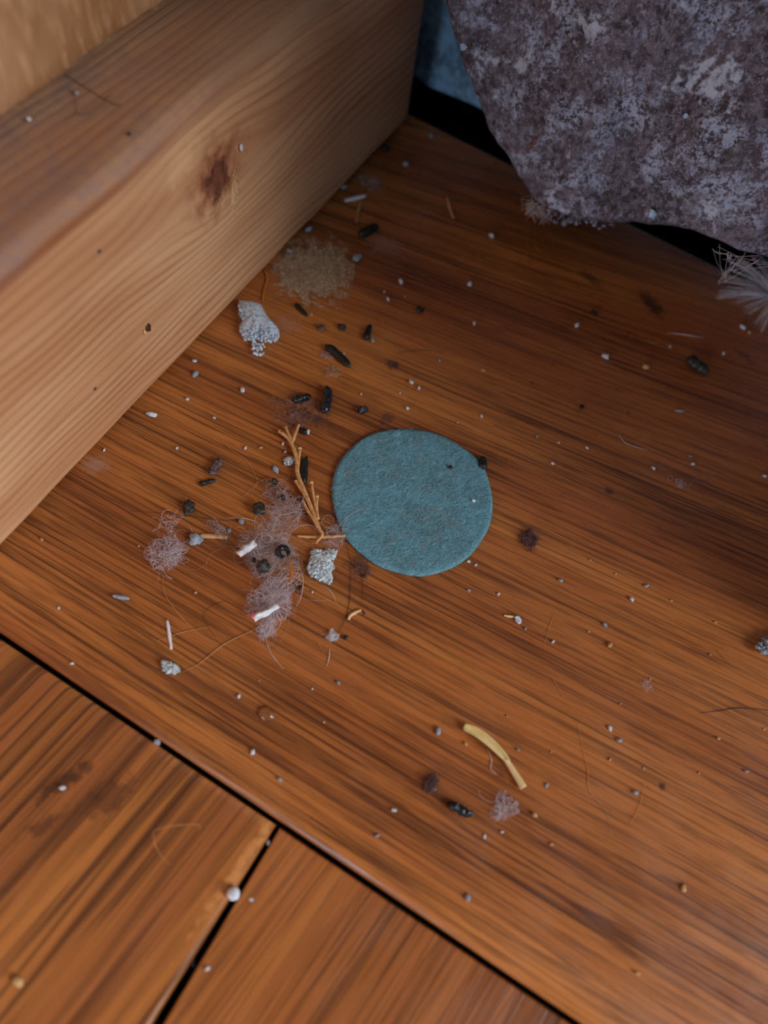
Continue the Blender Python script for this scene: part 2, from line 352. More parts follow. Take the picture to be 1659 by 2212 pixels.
def tube(bm, pts, r, sides=6, flat=1.0, cap=True):
    """r: number or function of 0..1; flat squeezes the height"""
    n = len(pts); rings = []
    for i, p in enumerate(pts):
        d = (pts[min(i+1, n-1)]-pts[max(i-1, 0)])
        d = d.normalized() if d.length > 1e-12 else Vector((1, 0, 0))
        s = d.cross(Vector((0, 0, 1)))
        s = s.normalized() if s.length > 1e-4 else Vector((1, 0, 0))
        u = s.cross(d)
        rr = r(i/(n-1)) if callable(r) else r
        rings.append([bm.verts.new(p + s*(math.cos(2*math.pi*k/sides)*rr) + u*(math.sin(2*math.pi*k/sides)*rr*flat)) for k in range(sides)])
    for a, b in zip(rings, rings[1:]):
        for k in range(sides): bm.faces.new((a[k], a[(k+1) % sides], b[(k+1) % sides], b[k]))
    if cap: bm.faces.new(rings[0][::-1]); bm.faces.new(rings[-1])
def blob(bm, c, r, seed, sub=2, rough=0.35, sc=(1, 1, 0.8), rot=0.0, freq=1.3):
    g = bmesh.ops.create_icosphere(bm, subdivisions=sub, radius=1.0)
    off = Vector((seed*3.17, seed*1.71, seed*0.93)); ca, sa = math.cos(rot), math.sin(rot)
    for v in g['verts']:
        k = 1 + rough*noise.noise(v.co*freq+off) + rough*0.5*noise.noise(v.co*freq*2.7+off)
        p = Vector((v.co.x*sc[0], v.co.y*sc[1], v.co.z*sc[2]))*(r*k)
        v.co = Vector((c[0]+p.x*ca-p.y*sa, c[1]+p.x*sa+p.y*ca, c[2]+p.z))
def rest(bm, z=0.0):
    lo = min(v.co.z for v in bm.verts)
    bmesh.ops.translate(bm, verts=bm.verts, vec=(0, 0, z-lo))
def box(bm, a, b, bev=0.0, seg=2):
    g = bmesh.ops.create_cube(bm, size=1.0)
    for v in g['verts']: v.co = Vector((a[i]+(v.co[i]+0.5)*(b[i]-a[i]) for i in range(3)))
    if bev: bmesh.ops.bevel(bm, geom=list({e for v in g['verts'] for e in v.link_edges}), offset=bev, segments=seg, profile=0.5, affect='EDGES')
def inpoly(x, y, poly):
    c = False; j = len(poly)-1
    for i in range(len(poly)):
        if (poly[i][1] > y) != (poly[j][1] > y) and x < (poly[j][0]-poly[i][0])*(y-poly[i][1])/(poly[j][1]-poly[i][1])+poly[i][0]: c = not c
        j = i
    return c

# ------------------------------------------------------------------ structure
def prism(poly, z0, z1, bev, seg=3):
    """plank with rounded arrises"""
    bm = bmesh.new()
    lo = [bm.verts.new((x, y, z0)) for x, y in poly]; hi = [bm.verts.new((x, y, z1)) for x, y in poly]
    n = len(poly); bm.faces.new(lo[::-1]); bm.faces.new(hi)
    for i in range(n): bm.faces.new((lo[i], lo[(i+1) % n], hi[(i+1) % n], hi[i]))
    bmesh.ops.recalc_face_normals(bm, faces=bm.faces)
    if bev:
        es = [e for e in bm.edges if all(abs(v.co.z-z1) < 1e-9 for v in e.verts)]
        bmesh.ops.bevel(bm, geom=es, offset=bev, segments=seg, profile=0.5, affect='EDGES')
    return bm
TX, TZ, TEND = -0.0567, 0.0386, 0.1262
SEAM = 0.0020
bm = bmesh.new(); box(bm, (-0.20, -0.20, -0.030), (0.30, 0.30, -0.0125))
floor = link('floor', bm, M_dark, smooth=False, centre=False); tag(floor, 'amber varnished wooden plank floor at the foot of the stone', None, None, 'structure')
def part(o, lab=None):
    if lab: o['label'] = lab
    return o
pl = link('floor_plank', prism([(-0.19, SEAM+0.0002), (0.28, SEAM+0.0002), (0.28, 0.1285), (-0.19, 0.1285)], -0.012, 0.0, 0.0015, 6), M_plank, floor)
part(pl, 'wide amber plank carrying the felt disc')
gapl, gapr = P(597, 1782), P(604, 1786); gl2, gr2 = P(328, 2212), P(352, 2212)
def ext(a, b, y): k = (y-a.y)/(b.y-a.y); return a.x+(b.x-a.x)*k
ytop = SEAM-0.0004
pa = [(-0.19, -0.19), (ext(gapl, gl2, -0.19), -0.19), (ext(gapl, gl2, ytop), ytop), (-0.19, ytop)]
pb = [(ext(gapr, gr2, -0.19), -0.19), (0.28, -0.19), (0.28, ytop), (ext(gapr, gr2, ytop), ytop)]
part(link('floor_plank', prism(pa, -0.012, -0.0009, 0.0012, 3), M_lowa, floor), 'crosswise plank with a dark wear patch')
part(link('floor_plank', prism(pb, -0.012, -0.0011, 0.0003, 3), M_lowb, floor), 'crosswise plank with dense short grain')

# timber lying along the floor edge
bm = bmesh.new(); box(bm, (-0.145, -0.16, 0.0001), (TX, TEND, TZ), 0.0022, 4)
M_timber = timber_mat()
bmesh.ops.subdivide_edges(bm, edges=[e for e in bm.edges if abs(e.verts[0].co.y-e.verts[1].co.y) > 0.1], cuts=120)
for v in bm.verts:                                                   # sawn faces are never dead flat
    if v.co.x > -0.1: v.co += Vector((0.00022*noise.noise(v.co*90), 0, 0.0003*noise.noise(v.co*70+Vector((5, 0, 0)))))
timber = link('timber', bm, M_timber, centre=False)
tag(timber, 'knotty pine timber lying along the edge of the amber floor plank', 'timber')
# wall board above it, rough sawn
bm = bmesh.new()
WX = -0.0701; NY, NZ = 300, 16
grid = []
for i in range(NY+1):
    y = -0.16+0.31*i/NY; row = []
    for j in range(NZ+1):
        z = TZ+0.0015 + (0.25*(j/NZ)**2.2)
        fz = (0.0006*noise.noise(Vector((y*1400, 0, 0)))+0.0003*noise.noise(Vector((y*420, 3, 0)))) if j == 0 else 0
        x = WX + 0.0005*noise.noise(Vector((y*60, z*60, 0))) + (0.0004*noise.noise(Vector((y*1300, 7, 0))) - 0.0006 if j == 0 else 0)
        row.append(bm.verts.new((x, y, z+fz)))
    back = [bm.verts.new((WX-0.02, y, TZ+0.2520)), bm.verts.new((WX-0.02, y, TZ+0.0015))]
    grid.append(row+back)
m = NZ+3
for a, b in zip(grid, grid[1:]):
    for j in range(m): bm.faces.new((a[j], b[j], b[(j+1) % m], a[(j+1) % m]))
bm.faces.new(grid[0]); bm.faces.new(grid[-1][::-1])
bmesh.ops.recalc_face_normals(bm, faces=bm.faces)
wl = link('wall_left', bm, board_mat(), centre=False); tag(wl, 'tan rough-sawn board wall rising behind the pine timber', None, None, 'structure')

bm = bmesh.new()
for k in range(900):
    y = random.uniform(-0.05, 0.13); z = TZ+0.0017+random.random()**2*0.004; x = WX+0.0002; l = random.uniform(.0002, .0008)
    d = Vector((random.uniform(.2, .8), random.gauss(0, .5), random.uniform(-.9, .2))).normalized()*l; p = Vector((x-0.0004, y, z)); e = p+d*1.2; e.z = max(e.z, TZ+0.0009)
    tube(bm, [p, p.lerp(e, .5)+Vector((.00008, 0, 0)), e], (lambda t: 3.2e-5*(1-.7*t)), 3, cap=False)
fr = link('frayed_edge', bm, fibre_mat('frayed_wood', lin(196, 142, 92), lin(226, 180, 132), lin(168, 112, 66)), wl); fr['kind'] = 'stuff'

# mortar behind the corner
bm = bmesh.new()
NX, NZ = 90, 60; rows = []
for i in range(NX+1):
    x = -0.16+0.44*i/NX; r_ = []
    for j in range(NZ+1):
        zb = 0.0012+0.0014*noise.noise(Vector((x*160, 0, 2)))-0.06*(x+0.052)*0.4
        z = zb+0.25*(j/NZ)**1.8
        q = Vector((x*110, z*110, 0))
        y = 0.1365-0.0022*noise.noise(q)-0.001*noise.noise(q*3.1)+(0.0015*(1-j/3)**2 if j < 3 else 0)
        e = min(max((x-0.040)/0.02, 0), 1); y -= 0.076*e*e*(3-2*e)  # unseen forward step, added to the wall's shape to block window light
        r_.append(bm.verts.new((x, y, z)))
    r_ += [bm.verts.new((x, 0.20, 0.25)), bm.verts.new((x, 0.20, r_[0].co.z))]
    rows.append(r_)
m = NZ+3
for a, b in zip(rows, rows[1:]):
    for j in range(m): bm.faces.new((a[j], a[(j+1) % m], b[(j+1) % m], b[j]))
bm.faces.new(rows[0]); bm.faces.new(rows[-1])
bmesh.ops.recalc_face_normals(bm, faces=bm.faces)
wb = link('wall_back', bm, mortar_mat(), centre=False); tag(wb, 'blue-grey mortar wall behind the purple stone', None, None, 'structure')

# stone
SN = Vector((0.0, -math.cos(math.radians(16)), math.sin(math.radians(16)))); SD = SN.dot(Vector((0, 0.1085, 0.011)))
SXA = Vector((1, 0, 0)); SYA = Vector((0, math.sin(math.radians(16)), math.cos(math.radians(16))))
outl = [(925, -160), (945, -10), (958, 50), (975, 120), (1000, 190), (1022, 245), (1040, 290), (1078, 338), (1108, 378), (1136, 425), (1150, 448), (1188, 460), (1226, 474),
        (1275, 480), (1330, 486), (1400, 498), (1460, 503), (1505, 514), (1545, 530), (1585, 549), (1640, 566), (1740, 590), (1900, 600), (2020, 300), (2000, -150), (1700, -330), (1250, -380), (960, -300)]
O = PN(1400, 130, SN, SD); TALL = {0: 0.02, 23: 0.0, 24: 0.10, 25: 0.18, 26: 0.18, 27: 0.14}
flat2 = [((PN(x, y, SN, SD)-O).dot(SXA), (PN(x, y, SN, SD)-O).dot(SYA)+TALL.get(i, 0.0)) for i, (x, y) in enumerate(outl)]
# even out the outline
per = []; L = 0
for i, p in enumerate(flat2):
    q = flat2[(i+1) % len(flat2)]; per.append((L, p, q)); L += math.hypot(q[0]-p[0], q[1]-p[1])
NA = 420; ring = []
k = 0
for a in range(NA):
    s = a/NA*L
    while k+1 < len(per) and per[k+1][0] <= s: k += 1
    l0, p, q = per[k]; ln = math.hypot(q[0]-p[0], q[1]-p[1]); t = (s-l0)/ln
    x, y = p[0]+(q[0]-p[0])*t, p[1]+(q[1]-p[1])*t
    w = 1+0.010*noise.noise(Vector((x*260, y*260, 1)))+0.006*noise.noise(Vector((x*900, y*900, 4)))
    ring.append((x*w, y*w))
def dent(x, y, px, py, r):
    c = PN(px, py, SN, SD)-O; d = ((x-c.dot(SXA))**2+(y-c.dot(SYA))**2)/(r*r); return math.exp(-d)
bm = bmesh.new(); prev = None; NR = 110; allr = []
for r in range(1, NR+1):
    t = (r/NR)**0.85; cur = []
    for (x, y) in ring:
        X, Y = x*t, y*t; q = Vector((X, Y, 0))
        h = 0.0026*noise.noise(q*70+Vector((2, 5, 1)))+0.0011*noise.noise(q*210)+0.0005*noise.noise(q*620)+0.00022*noise.noise(q*1500)
        # broad facets of the broken face
        h += 0.0016*(abs((X*0.8+Y*0.35+0.010) % 0.044-0.022)/0.022-0.5)
        h -= 0.0024*dent(X, Y, 1085, 60, 0.006)+0.0013*dent(X, Y, 1250, 120, 0.005)
        h += 0.0008*dent(X, Y, 1290, 440, 0.004)
        rim = max(0.0, (t-0.94)/0.06); h -= 0.0030*rim**2.2
        p = O+SXA*X+SYA*Y+SN*h
        cur.append(bm.verts.new(p))
    allr.append(cur)
for sc, back in ((0.985, 0.006), (0.95, 0.013), (0.85, 0.024)):
    allr.append([bm.verts.new(O+SXA*(x*sc)+SYA*(y*sc)-SN*back) for x, y in ring])
for a, b in zip(allr, allr[1:]):
    for i in range(NA): bm.faces.new((a[i], a[(i+1) % NA], b[(i+1) % NA], b[i]))
bm.faces.new(allr[0]); bm.faces.new(allr[-1][::-1])
bmesh.ops.recalc_face_normals(bm, faces=bm.faces)
M_stone = stone_mat()
stone = link('stone', bm, M_stone); tag(stone, 'rough purple-brown stone with pale frosting overhanging the floor', 'stone')
bm = bmesh.new()
for k in range(60):
    x = random.uniform(1150, 1330); y = 455+(x-1150)*0.16+random.gauss(0, 7); c = PN(x, y, SN, SD)+SN*random.uniform(-.0004, .0006); blob(bm, c, random.uniform(.0002, .0006), k*1.3, 1, 0.5)
part(link('crumbly_rim', bm, M_stone, stone))
M_glint = plain('blue_crystal', lin(150, 196, 240), lin(200, 226, 250), 3000, 0.2, 0.6, 0)
for (x, y, s) in ((1292, 433, 8), (1411, 459, 8), (1483, 248, 5), (1265, 436, 5), (1005, 100, 7)):
    bm = bmesh.new(); c = PN(x, y, SN, SD)+SN*0.0008; blob(bm, c, s*0.9e-4, x, 1, 0.5, (1, 0.7, 1.1))
    part(link('crystal', bm, M_glint, stone, smooth=False), 'blue-white crystal glint')

# ------------------------------------------------------------------ felt disc
DP = [(869, 926), (917, 930), (960, 943), (1001, 967), (1036, 996), (1052, 1025), (1064, 1081), (1057, 1134), (1025, 1187), (989, 1218), (941, 1237), (898, 1242), (845, 1230), (806, 1213),
      (767, 1182), (741, 1146), (724, 1100), (719, 1057), (726, 1013), (746, 980), (782, 948), (820, 931)]
DH = 0.0007
pts = [P(x, y, DH) for x, y in DP]; pts = pts+pts[:1]
sm = spline(pts, 220)[:-1]; cen = sum(sm, Vector())/len(sm)
bm = bmesh.new(); rows = []
NRR = 26
for r in range(1, NRR+1):
    t = r/NRR
    rows.append([bm.verts.new((cen.x+(p.x-cen.x)*t, cen.y+(p.y-cen.y)*t, DH+0.00009*noise.noise(Vector((p.x*t, p.y*t, 0))*900)-(0.00012 if r == NRR else 0))) for p in sm])
for z, s in ((DH*0.5, 1.006), (0.00003, 0.998)):
    rows.append([bm.verts.new((cen.x+(p.x-cen.x)*s, cen.y+(p.y-cen.y)*s, z)) for p in sm])
n = len(sm)
for a, b in zip(rows, rows[1:]):
    for i in range(n): bm.faces.new((a[i], a[(i+1) % n], b[(i+1) % n], b[i]))
bm.faces.new(rows[0]); bm.faces.new(rows[-1][::-1]); bmesh.ops.recalc_face_normals(bm, faces=bm.faces)
disc = link('felt_disc', bm, felt_mat()); tag(disc, 'round teal felt pad lying flat on the amber plank', 'felt pad')
bm = bmesh.new()
for i in range(2600):
    a = random.random()*2*math.pi; rr = math.sqrt(random.random())*0.0122; c = Vector((cen.x+math.cos(a)*rr, cen.y+math.sin(a)*rr, DH))
    an = random.random()*math.pi; ln = random.uniform(0.0004, 0.0016); cv = random.uniform(-1.2, 1.2); ps = []
    lift = random.uniform(0.00000, 0.00009)
    for k in range(5):
        s = k/4-0.5; aa = an+cv*s
        ps.append(c+Vector((math.cos(aa)*ln*s, math.sin(aa)*ln*s, lift*(1-4*s*s)+0.00005)))
    if any((q-cen).xy.length > 0.01225 for q in ps): continue
    tube(bm, ps, 0.000016, 3, cap=False)
fz = link('felt_fibres', bm, M_feltf, disc); fz['kind'] = 'stuff'

# ------------------------------------------------------------------ debris builders
def fibre(name, px, r, mat, label, cat='hair', z=0.00012, lift=0.0, n=40, group=None, taper=True):
    pts = [P(x, y, z+lift*random.random()) for x, y in px]
    bm = bmesh.new(); tube(bm, spline(pts, n), (lambda t: r*(0.35+0.65*math.sin(math.pi*min(max(t, 0.08), 0.92)))) if taper else r, 5)
    rest(bm, max(z-r, 0.00001))
    return tag(link(name, bm, mat), label, cat, group)
def lint(bm, c, rx, ry, h, n, L=(0.003, 0.009), r=(0.7e-5, 1.9e-5), curl=4.0, ang=0.0):
    """tangle of fine fibres that turn back inside their own outline"""
    ca, sa = math.cos(ang), math.sin(ang); ph = random.random()*6.28
    for i in range(n):
        a = random.random()*2*math.pi; q = random.random()**0.75
        dx, dy = math.cos(a)*rx*q, math.sin(a)*ry*q
        p = Vector((c.x+dx*ca-dy*sa, c.y+dx*sa+dy*ca, c.z+0.00005+random.random()**1.4*h*(1-q*q*0.85)))
        th = random.random()*2*math.pi; k = random.gauss(0, curl); ln = random.uniform(*L); sg = 10; ps = [p.copy()]; vz = random.gauss(0, 0.25)
        stray = random.random() < 0.12
        for s in range(sg):
            th += k*random.uniform(0.2, 1.0)/sg*2; vz += random.gauss(0, 0.18)
            ex, ey = p.x-c.x, p.y-c.y; lx, ly = (ex*ca+ey*sa)/rx, (-ex*sa+ey*ca)/ry
            an = math.atan2(ly, lx); lim = 0.85+0.55*noise.noise(Vector((math.cos(an)*1.7+ph*9, math.sin(an)*1.7, ph)))
            if not stray and lx*lx+ly*ly > lim*lim:
                tgt = math.atan2(-ey, -ex); dd = (tgt-th+math.pi) % (2*math.pi)-math.pi; th += dd*0.75
            p = p+Vector((math.cos(th), math.sin(th), vz*0.6))*(ln/sg); p.z = min(max(p.z, c.z+0.00004), c.z+h*1.15); ps.append(p.copy())
        tube(bm, ps, random.uniform(*r)*(1.9 if random.random() < 0.10 else 1.0), 3, cap=False)
def lint_thing(name, px, py, rx, ry, h, n, mat, label, cat='lint', ang=0.0, z=0.0, **kw):
    bm = bmesh.new(); c = P(px, py, z); m = MPP(px, py); lint(bm, c, rx*m, ry*m, h, int(n*0.85), ang=ang, **kw); rest(bm, z+0.00001)
    return tag(link(name, bm, mat), label, cat)
def lump(name, px, py, s, mat, label, cat, h=0.8, asp=1.0, ang=0.0, z=0.0, rough=0.35, sub=3, group=None):
    """one irregular lump; s = width in photo pixels"""
    r = s*MPP(px, py)/2; p = P(px, py, z+r*h*0.5); bm = bmesh.new(); blob(bm, p, r, px+py*0.37, sub, rough, (1, asp, h), ang); rest(bm, z)
    return tag(link(name, bm, mat), label, cat, group)
def capsule(name, a, b, w, mat, label, cat, bend=0.0, rough=0.08, z=0.0, tip=0.55, hf=0.85):
    """tapered dropping or seed between two photo points, w pixels thick"""
    m = MPP(*a); r = w*m/2; A, B = P(*a, z+r*hf), P(*b, z+r*hf); d = (B-A); s = Vector((-d.y, d.x, 0)).normalized(); n = 14; ps = []
    for i in range(n+1):
        t = i/n; ps.append(A.lerp(B, t)+s*(bend*m*4*t*(1-t)))
    def rr(t):
        e = min(t, 1-t)*2; k = math.sin(math.pi/2*min(1, (e+0.02)/0.45))**0.6
        return r*max(0.10, k)*(1-(1-tip)*t*0.6)
    bm = bmesh.new(); tube(bm, ps, rr, 10, hf)
    off = Vector((a[0]*.1, a[1]*.1, 0))
    for v in bm.verts: v.co += Vector((noise.noise(v.co*2500+off), noise.noise(v.co*2500-off), noise.noise(v.co*2500+off*2)))*r*rough*2
    rest(bm, z+0.00001)
    return tag(link(name, bm, mat), label, cat)
def granular(name, poly, h, grain, mat, label, cat, n=None, z=0.0):
    """crusty lump: a body with many small grains grown over it"""
    cx, cy = sum(p[0] for p in poly)/len(poly), sum(p[1] for p in poly)/len(poly); m = MPP(cx, cy)
    bm = bmesh.new(); x0, x1 = min(p[0] for p in poly), max(p[0] for p in poly); y0, y1 = min(p[1] for p in poly), max(p[1] for p in poly)
    area_ = 0
    for i in range(len(poly)): a, b = poly[i], poly[(i+1) % len(poly)]; area_ += a[0]*b[1]-b[0]*a[1]
    area_ = abs(area_)/2; n = n or int(area_/(grain*grain)*2.6)
    # body
    base = [P(x, y, z) for x, y in poly]; bc = sum(base, Vector())/len(base)
    bs = spline(base+base[:1], 40)[:-1]; rws = []
    for t, zz in ((1.0, 0.05), (0.98, 0.35), (0.8, 0.62), (0.45, 0.8)):
        rws.append([bm.verts.new(bc.lerp(p, t)+Vector((0, 0, zz*h))) for p in bs])
    for a, b in zip(rws, rws[1:]):
        for i in range(40): bm.faces.new((a[i], a[(i+1) % 40], b[(i+1) % 40], b[i]))
    bm.faces.new(rws[-1]); bm.faces.new(rws[0][::-1]); bmesh.ops.recalc_face_normals(bm, faces=bm.faces)
    c = 0; tries = 0
    while c < n and tries < n*20:
        tries += 1; x, y = random.uniform(x0, x1), random.uniform(y0, y1)
        if not inpoly(x, y, poly): continue
        dd = min(1.0, min(math.hypot(x-p[0], y-p[1]) for p in poly)/(0.35*math.sqrt(area_)))
        p = P(x, y, z+h*(0.35+0.5*dd)*random.uniform(0.7, 1.05)); blob(bm, p, grain*m*random.uniform(0.35, 0.75), random.random()*99, 1, 0.5, (1, 1, 0.9)); c += 1
    lo = min(v.co.z for v in bm.verts)
    if lo < z: bmesh.ops.translate(bm, verts=bm.verts, vec=(0, 0, z-lo+0.00001))
    return tag(link(name, bm, mat), label, cat)
def film(name, poly, mat_c, label, cat, z=0.00012, thr=0.5, scale=2200, amax=0.9):
    """thin film of dust with its own outline"""
    base = [P(x, y, z) for x, y in poly]; bc = sum(base, Vector())/len(base); bs = spline(base+base[:1], 60)[:-1]
    ed = sum((p-bc).length for p in bs)/60
    bm = bmesh.new(); rws = []
    for t in (0.2, 0.4, 0.6, 0.8, 1.0, 1.12):
        rws.append([bm.verts.new(bc.lerp(p, t)+Vector((0, 0, (0.00035*(1-t*t*0.7)+0.00012*noise.noise(bc.lerp(p, t)*1400)) if t < 1.05 else 0.00002))) for p in bs])
    for a, b in zip(rws, rws[1:]):
        for i in range(60): bm.faces.new((a[i], a[(i+1) % 60], b[(i+1) % 60], b[i]))
    bm.faces.new(rws[0]); bmesh.ops.recalc_face_normals(bm, faces=bm.faces)
    for v in bm.verts: v.co.z = max(v.co.z, 0.00003)
    return tag(link(name, bm, mat_alpha(name+'_grains', mat_c[0], mat_c[1], thr, scale, amax, ed)), label, cat)

# ------------------------------------------------------------------ larger debris
# concrete crumb shaped like a shelf with a stub
cc = granular('concrete_crumb', [(516, 655), (540, 657), (563, 664), (578, 690), (600, 714), (603, 728), (594, 738), (560, 737), (528, 734), (517, 712), (527, 700), (517, 682)], 0.0026, 5, M_conc,
              'pale blue-grey concrete crumb with a stub, close to the timber', 'crumb')
bm = bmesh.new()
for i in range(26):
    x, y = random.uniform(546, 571), random.uniform(737, 767); blob(bm, P(x, y, random.uniform(0.0002, 0.0011)), random.uniform(2.6, 5)*MPP(560, 750), i, 1, 0.5)
rest(bm, 0.0); part(link('stub', bm, M_conc, cc), 'narrow crusty stub')
granular('lichen_flake', [(676, 1185), (697, 1190), (712, 1186), (728, 1190), (726, 1203), (716, 1212), (722, 1224), (716, 1238), (719, 1252), (710, 1262), (697, 1258), (682, 1250), (668, 1243), (664, 1230), (668, 1210)], 0.0012, 6, M_lich,
         'crusty grey-green lichen flake between the lint clump and the felt disc', 'lichen')
granular('lichen_flake', [(349, 1427), (362, 1428), (374, 1433), (386, 1440), (388, 1452), (376, 1456), (362, 1454), (352, 1447)], 0.0010, 6, M_lich,
         'small crusty grey lichen flake at the end of the long tan hair', 'lichen')
granular('lichen_flake', [(612, 994), (622, 987), (634, 988), (637, 1000), (628, 1005), (616, 1004)], 0.0007, 5, M_lich, 'tiny lichen flake touching the stem of the dry twig', 'lichen')
granular('lichen_flake', [(1112, 1333), (1120, 1331), (1126, 1342), (1122, 1348), (1114, 1343)], 0.0006, 4, M_grit, 'tiny pale lichen crumb at the end of a straw bit', 'lichen')
granular('bark_crumb', [(1636, 1392), (1652, 1375), (1690, 1372), (1700, 1410), (1660, 1416), (1640, 1408)], 0.0022, 9, M_grey, 'grey weathered crumb cut by the edge of the picture', 'crumb')

capsule('dropping', (703, 745), (757, 793), 20, M_black, 'long black dropping halfway between the concrete crumb and the disc', 'dropping', 3)
capsule('dropping', (697, 892), (706, 834), 24, M_blackg, 'curved glossy black dropping beside a bluish husk', 'dropping', -5, tip=0.7)
capsule('dropping', (776, 508), (817, 486), 22, M_black, 'blunt black dropping on the stone side of the dust mat', 'dropping')
capsule('dropping', (638, 655), (665, 683), 12, M_black, 'thin black dropping against the lower edge of the dust mat', 'dropping', tip=0.3)
capsule('dropping', (789, 733), (800, 700), 17, M_black, 'stubby black dropping with a grey crumb at its foot', 'dropping', tip=0.3)
capsule('dropping', (429, 1046), (466, 1037), 13, M_black, 'small flat black dropping next to a brown one', 'dropping')
capsule('dropping', (455, 1026), (476, 990), 22, M_brown, 'mauve-brown dropping with rough skin', 'dropping', tip=0.8)
capsule('dropping', (1043, 1013), (1043, 985), 22, M_black, 'black dropping tucked under the rim of the felt disc', 'dropping', tip=0.4)
capsule('seed', (655, 1046), (662, 985), 20, M_black, 'slim black seed with a pointed tip beside the dry twig', 'seed', 2, tip=0.35)
capsule('husk', (634, 866), (672, 856), 18, M_blackg, 'bluish dark husk beside the curved glossy dropping', 'husk', rough=0.25)
capsule('husk', (1482, 775), (1530, 806), 26, M_seed, 'fuzzy dark husk in the shade below the stone', 'husk', rough=0.25)
capsule('flake', (968, 1736), (1020, 1762), 22, M_blackg, 'shiny black flake near the plank seam', 'flake', rough=0.4)
capsule('flake', (776, 888), (792, 884), 16, M_black, 'small three-cornered black flake above the felt disc', 'flake', rough=0.45)
capsule('flake', (648, 928), (664, 938), 13, M_black, 'little black flake at the tip of the dry twig', 'flake', rough=0.4)
lump('soil_crumb', 407, 1098, 30, M_seed, 'dark olive soil crumb on the timber side of the lint clump', 'crumb', 0.6, 0.8, -0.6, rough=0.8)
lump('soil_crumb', 424, 1167, 28, M_grey, 'grey dusty crumb at the blunt end of the splinter', 'crumb', 0.5, 0.9, 0.4, rough=0.6)
lump('soil_crumb', 739, 708, 18, M_seed, 'brown crumb between two black droppings', 'crumb', 0.6, 0.9, rough=0.6)
lump('soil_crumb', 693, 708, 18, M_brown, 'pinkish brown crumb under the dust mat', 'crumb', 0.5, 0.8, rough=0.6)
lump('soil_crumb', 906, 671, 16, M_seed, 'dark brown crumb out on the bare plank towards the stone', 'crumb', 0.6, 0.9, rough=0.6)
lump('soil_crumb', 832, 321, 20, M_black, 'black crumb against the timber close to the dark corner', 'crumb', 0.6, 0.8, rough=0.5)
lump('flake', 262, 1291, 34, M_grey, 'narrow silver-grey flake on its own near the seam end of the timber', 'flake', 0.4, 0.3, 0.35, rough=0.3)
lump('flake', 328, 896, 24, M_grit, 'pale bluish flake lying close to the timber', 'flake', 0.25, 0.45, 0.3, rough=0.5)
lump('flake', 595, 1014, 22, M_grey, 'bluish grey flake between twig and long looping hair', 'flake', 0.25, 0.45, -0.6, rough=0.5)
lump('flake', 1468, 888, 20, M_grey, 'thin lavender flake on the bare plank below the fuzzy husk', 'flake', 0.2, 0.3, 0.5, rough=0.4)

# dust mats
film('dust_mat', [(625, 530), (680, 498), (742, 520), (756, 590), (745, 640), (722, 664), (680, 690), (640, 655), (600, 650), (577, 630), (600, 565)],
     (lin(176, 146, 116), lin(226, 200, 166)), 'tan fuzzy mat of dust pressed against the timber', 'dust', thr=0.44, scale=3200, amax=0.80)
matd = bpy.data.objects['dust_mat']; bm = bmesh.new(); q = P(668, 588); lint(bm, q, 76*MPP(668, 588), 80*MPP(668, 588), 0.0005, 700, L=(0.001, 0.004))
lk = link('dust_fibres', bm, fibre_mat('tan_dust_fibre', lin(186, 156, 126), lin(228, 206, 176), lin(160, 124, 96)), matd); lk['kind'] = 'stuff'
film('dust_mat', [(697, 790), (725, 788), (742, 806), (733, 823), (706, 820)], (lin(150, 116, 90), lin(196, 160, 128)), 'small tan dust patch below the long dropping', 'dust', thr=0.46, scale=2600, amax=0.7)
film('dust_mat', [(684, 760), (712, 756), (722, 780), (702, 784)], (lin(146, 112, 112), lin(182, 150, 156)), 'mauve dust patch touching the long dropping', 'dust', thr=0.48, scale=2600, amax=0.8)
film('dust_mat', [(580, 840), (640, 848), (720, 890), (700, 925), (640, 925), (590, 900)], (lin(120, 84, 74), lin(160, 120, 112)), 'brown dusty patch between the twig tips and the glossy dropping', 'dust', thr=0.52, scale=2200, amax=0.75)

# lint
lint_thing('lint_clump', 583, 1190, 70, 62, 0.0026, 420, M_lint, 'large tangled mauve lint clump beside the dry twig', ang=0.2)
lint_thing('lint_clump', 618, 1108, 56, 36, 0.0014, 150, M_lint, 'mauve-brown lint tangle on the stone side of the large clump', ang=0.4)
lint_thing('lint_clump', 590, 1288, 42, 62, 0.0018, 220, M_lintp, 'pale lint trail holding the crumpled white paper scrap', ang=0.0)
lint_thing('lint_clump', 575, 1362, 24, 26, 0.0008, 50, M_lintp, 'sparse wisp of lint below the crumpled white paper scrap')
lint_thing('lint_clump', 600, 1060, 30, 34, 0.0010, 60, M_lint, 'thin mauve wisp above the dark lint tangle', L=(0.002, 0.005))
lint_thing('lint_tuft', 362, 1197, 42, 44, 0.0016, 190, M_lintp, 'separate pale mauve lint tuft on the timber side of the clump', L=(0.002, 0.005))
lint_thing('lint_tuft', 365, 1130, 26, 36, 0.0006, 26, M_lintp, 'few loose fibres just above the pale mauve tuft', L=(0.002, 0.005))
lint_thing('lint_tuft', 1142, 1165, 22, 24, 0.0010, 380, M_lintd, 'compact maroon lint ball beyond the disc', L=(0.0012, 0.003), curl=4)
lint_thing('lint_tuft', 930, 1692, 18, 22, 0.0009, 260, M_lintd, 'compact dark brown lint speck beside the straw', L=(0.001, 0.0025), curl=4)
lint_thing('lint_tuft', 1085, 1745, 26, 34, 0.0008, 80, M_lintp, 'pale wispy tuft below the straw', L=(0.0015, 0.004))
lint_thing('lint_tuft', 849, 791, 16, 14, 0.0006, 60, M_lintd, 'purple-brown lint speck above the disc', L=(0.001, 0.0025), curl=4)
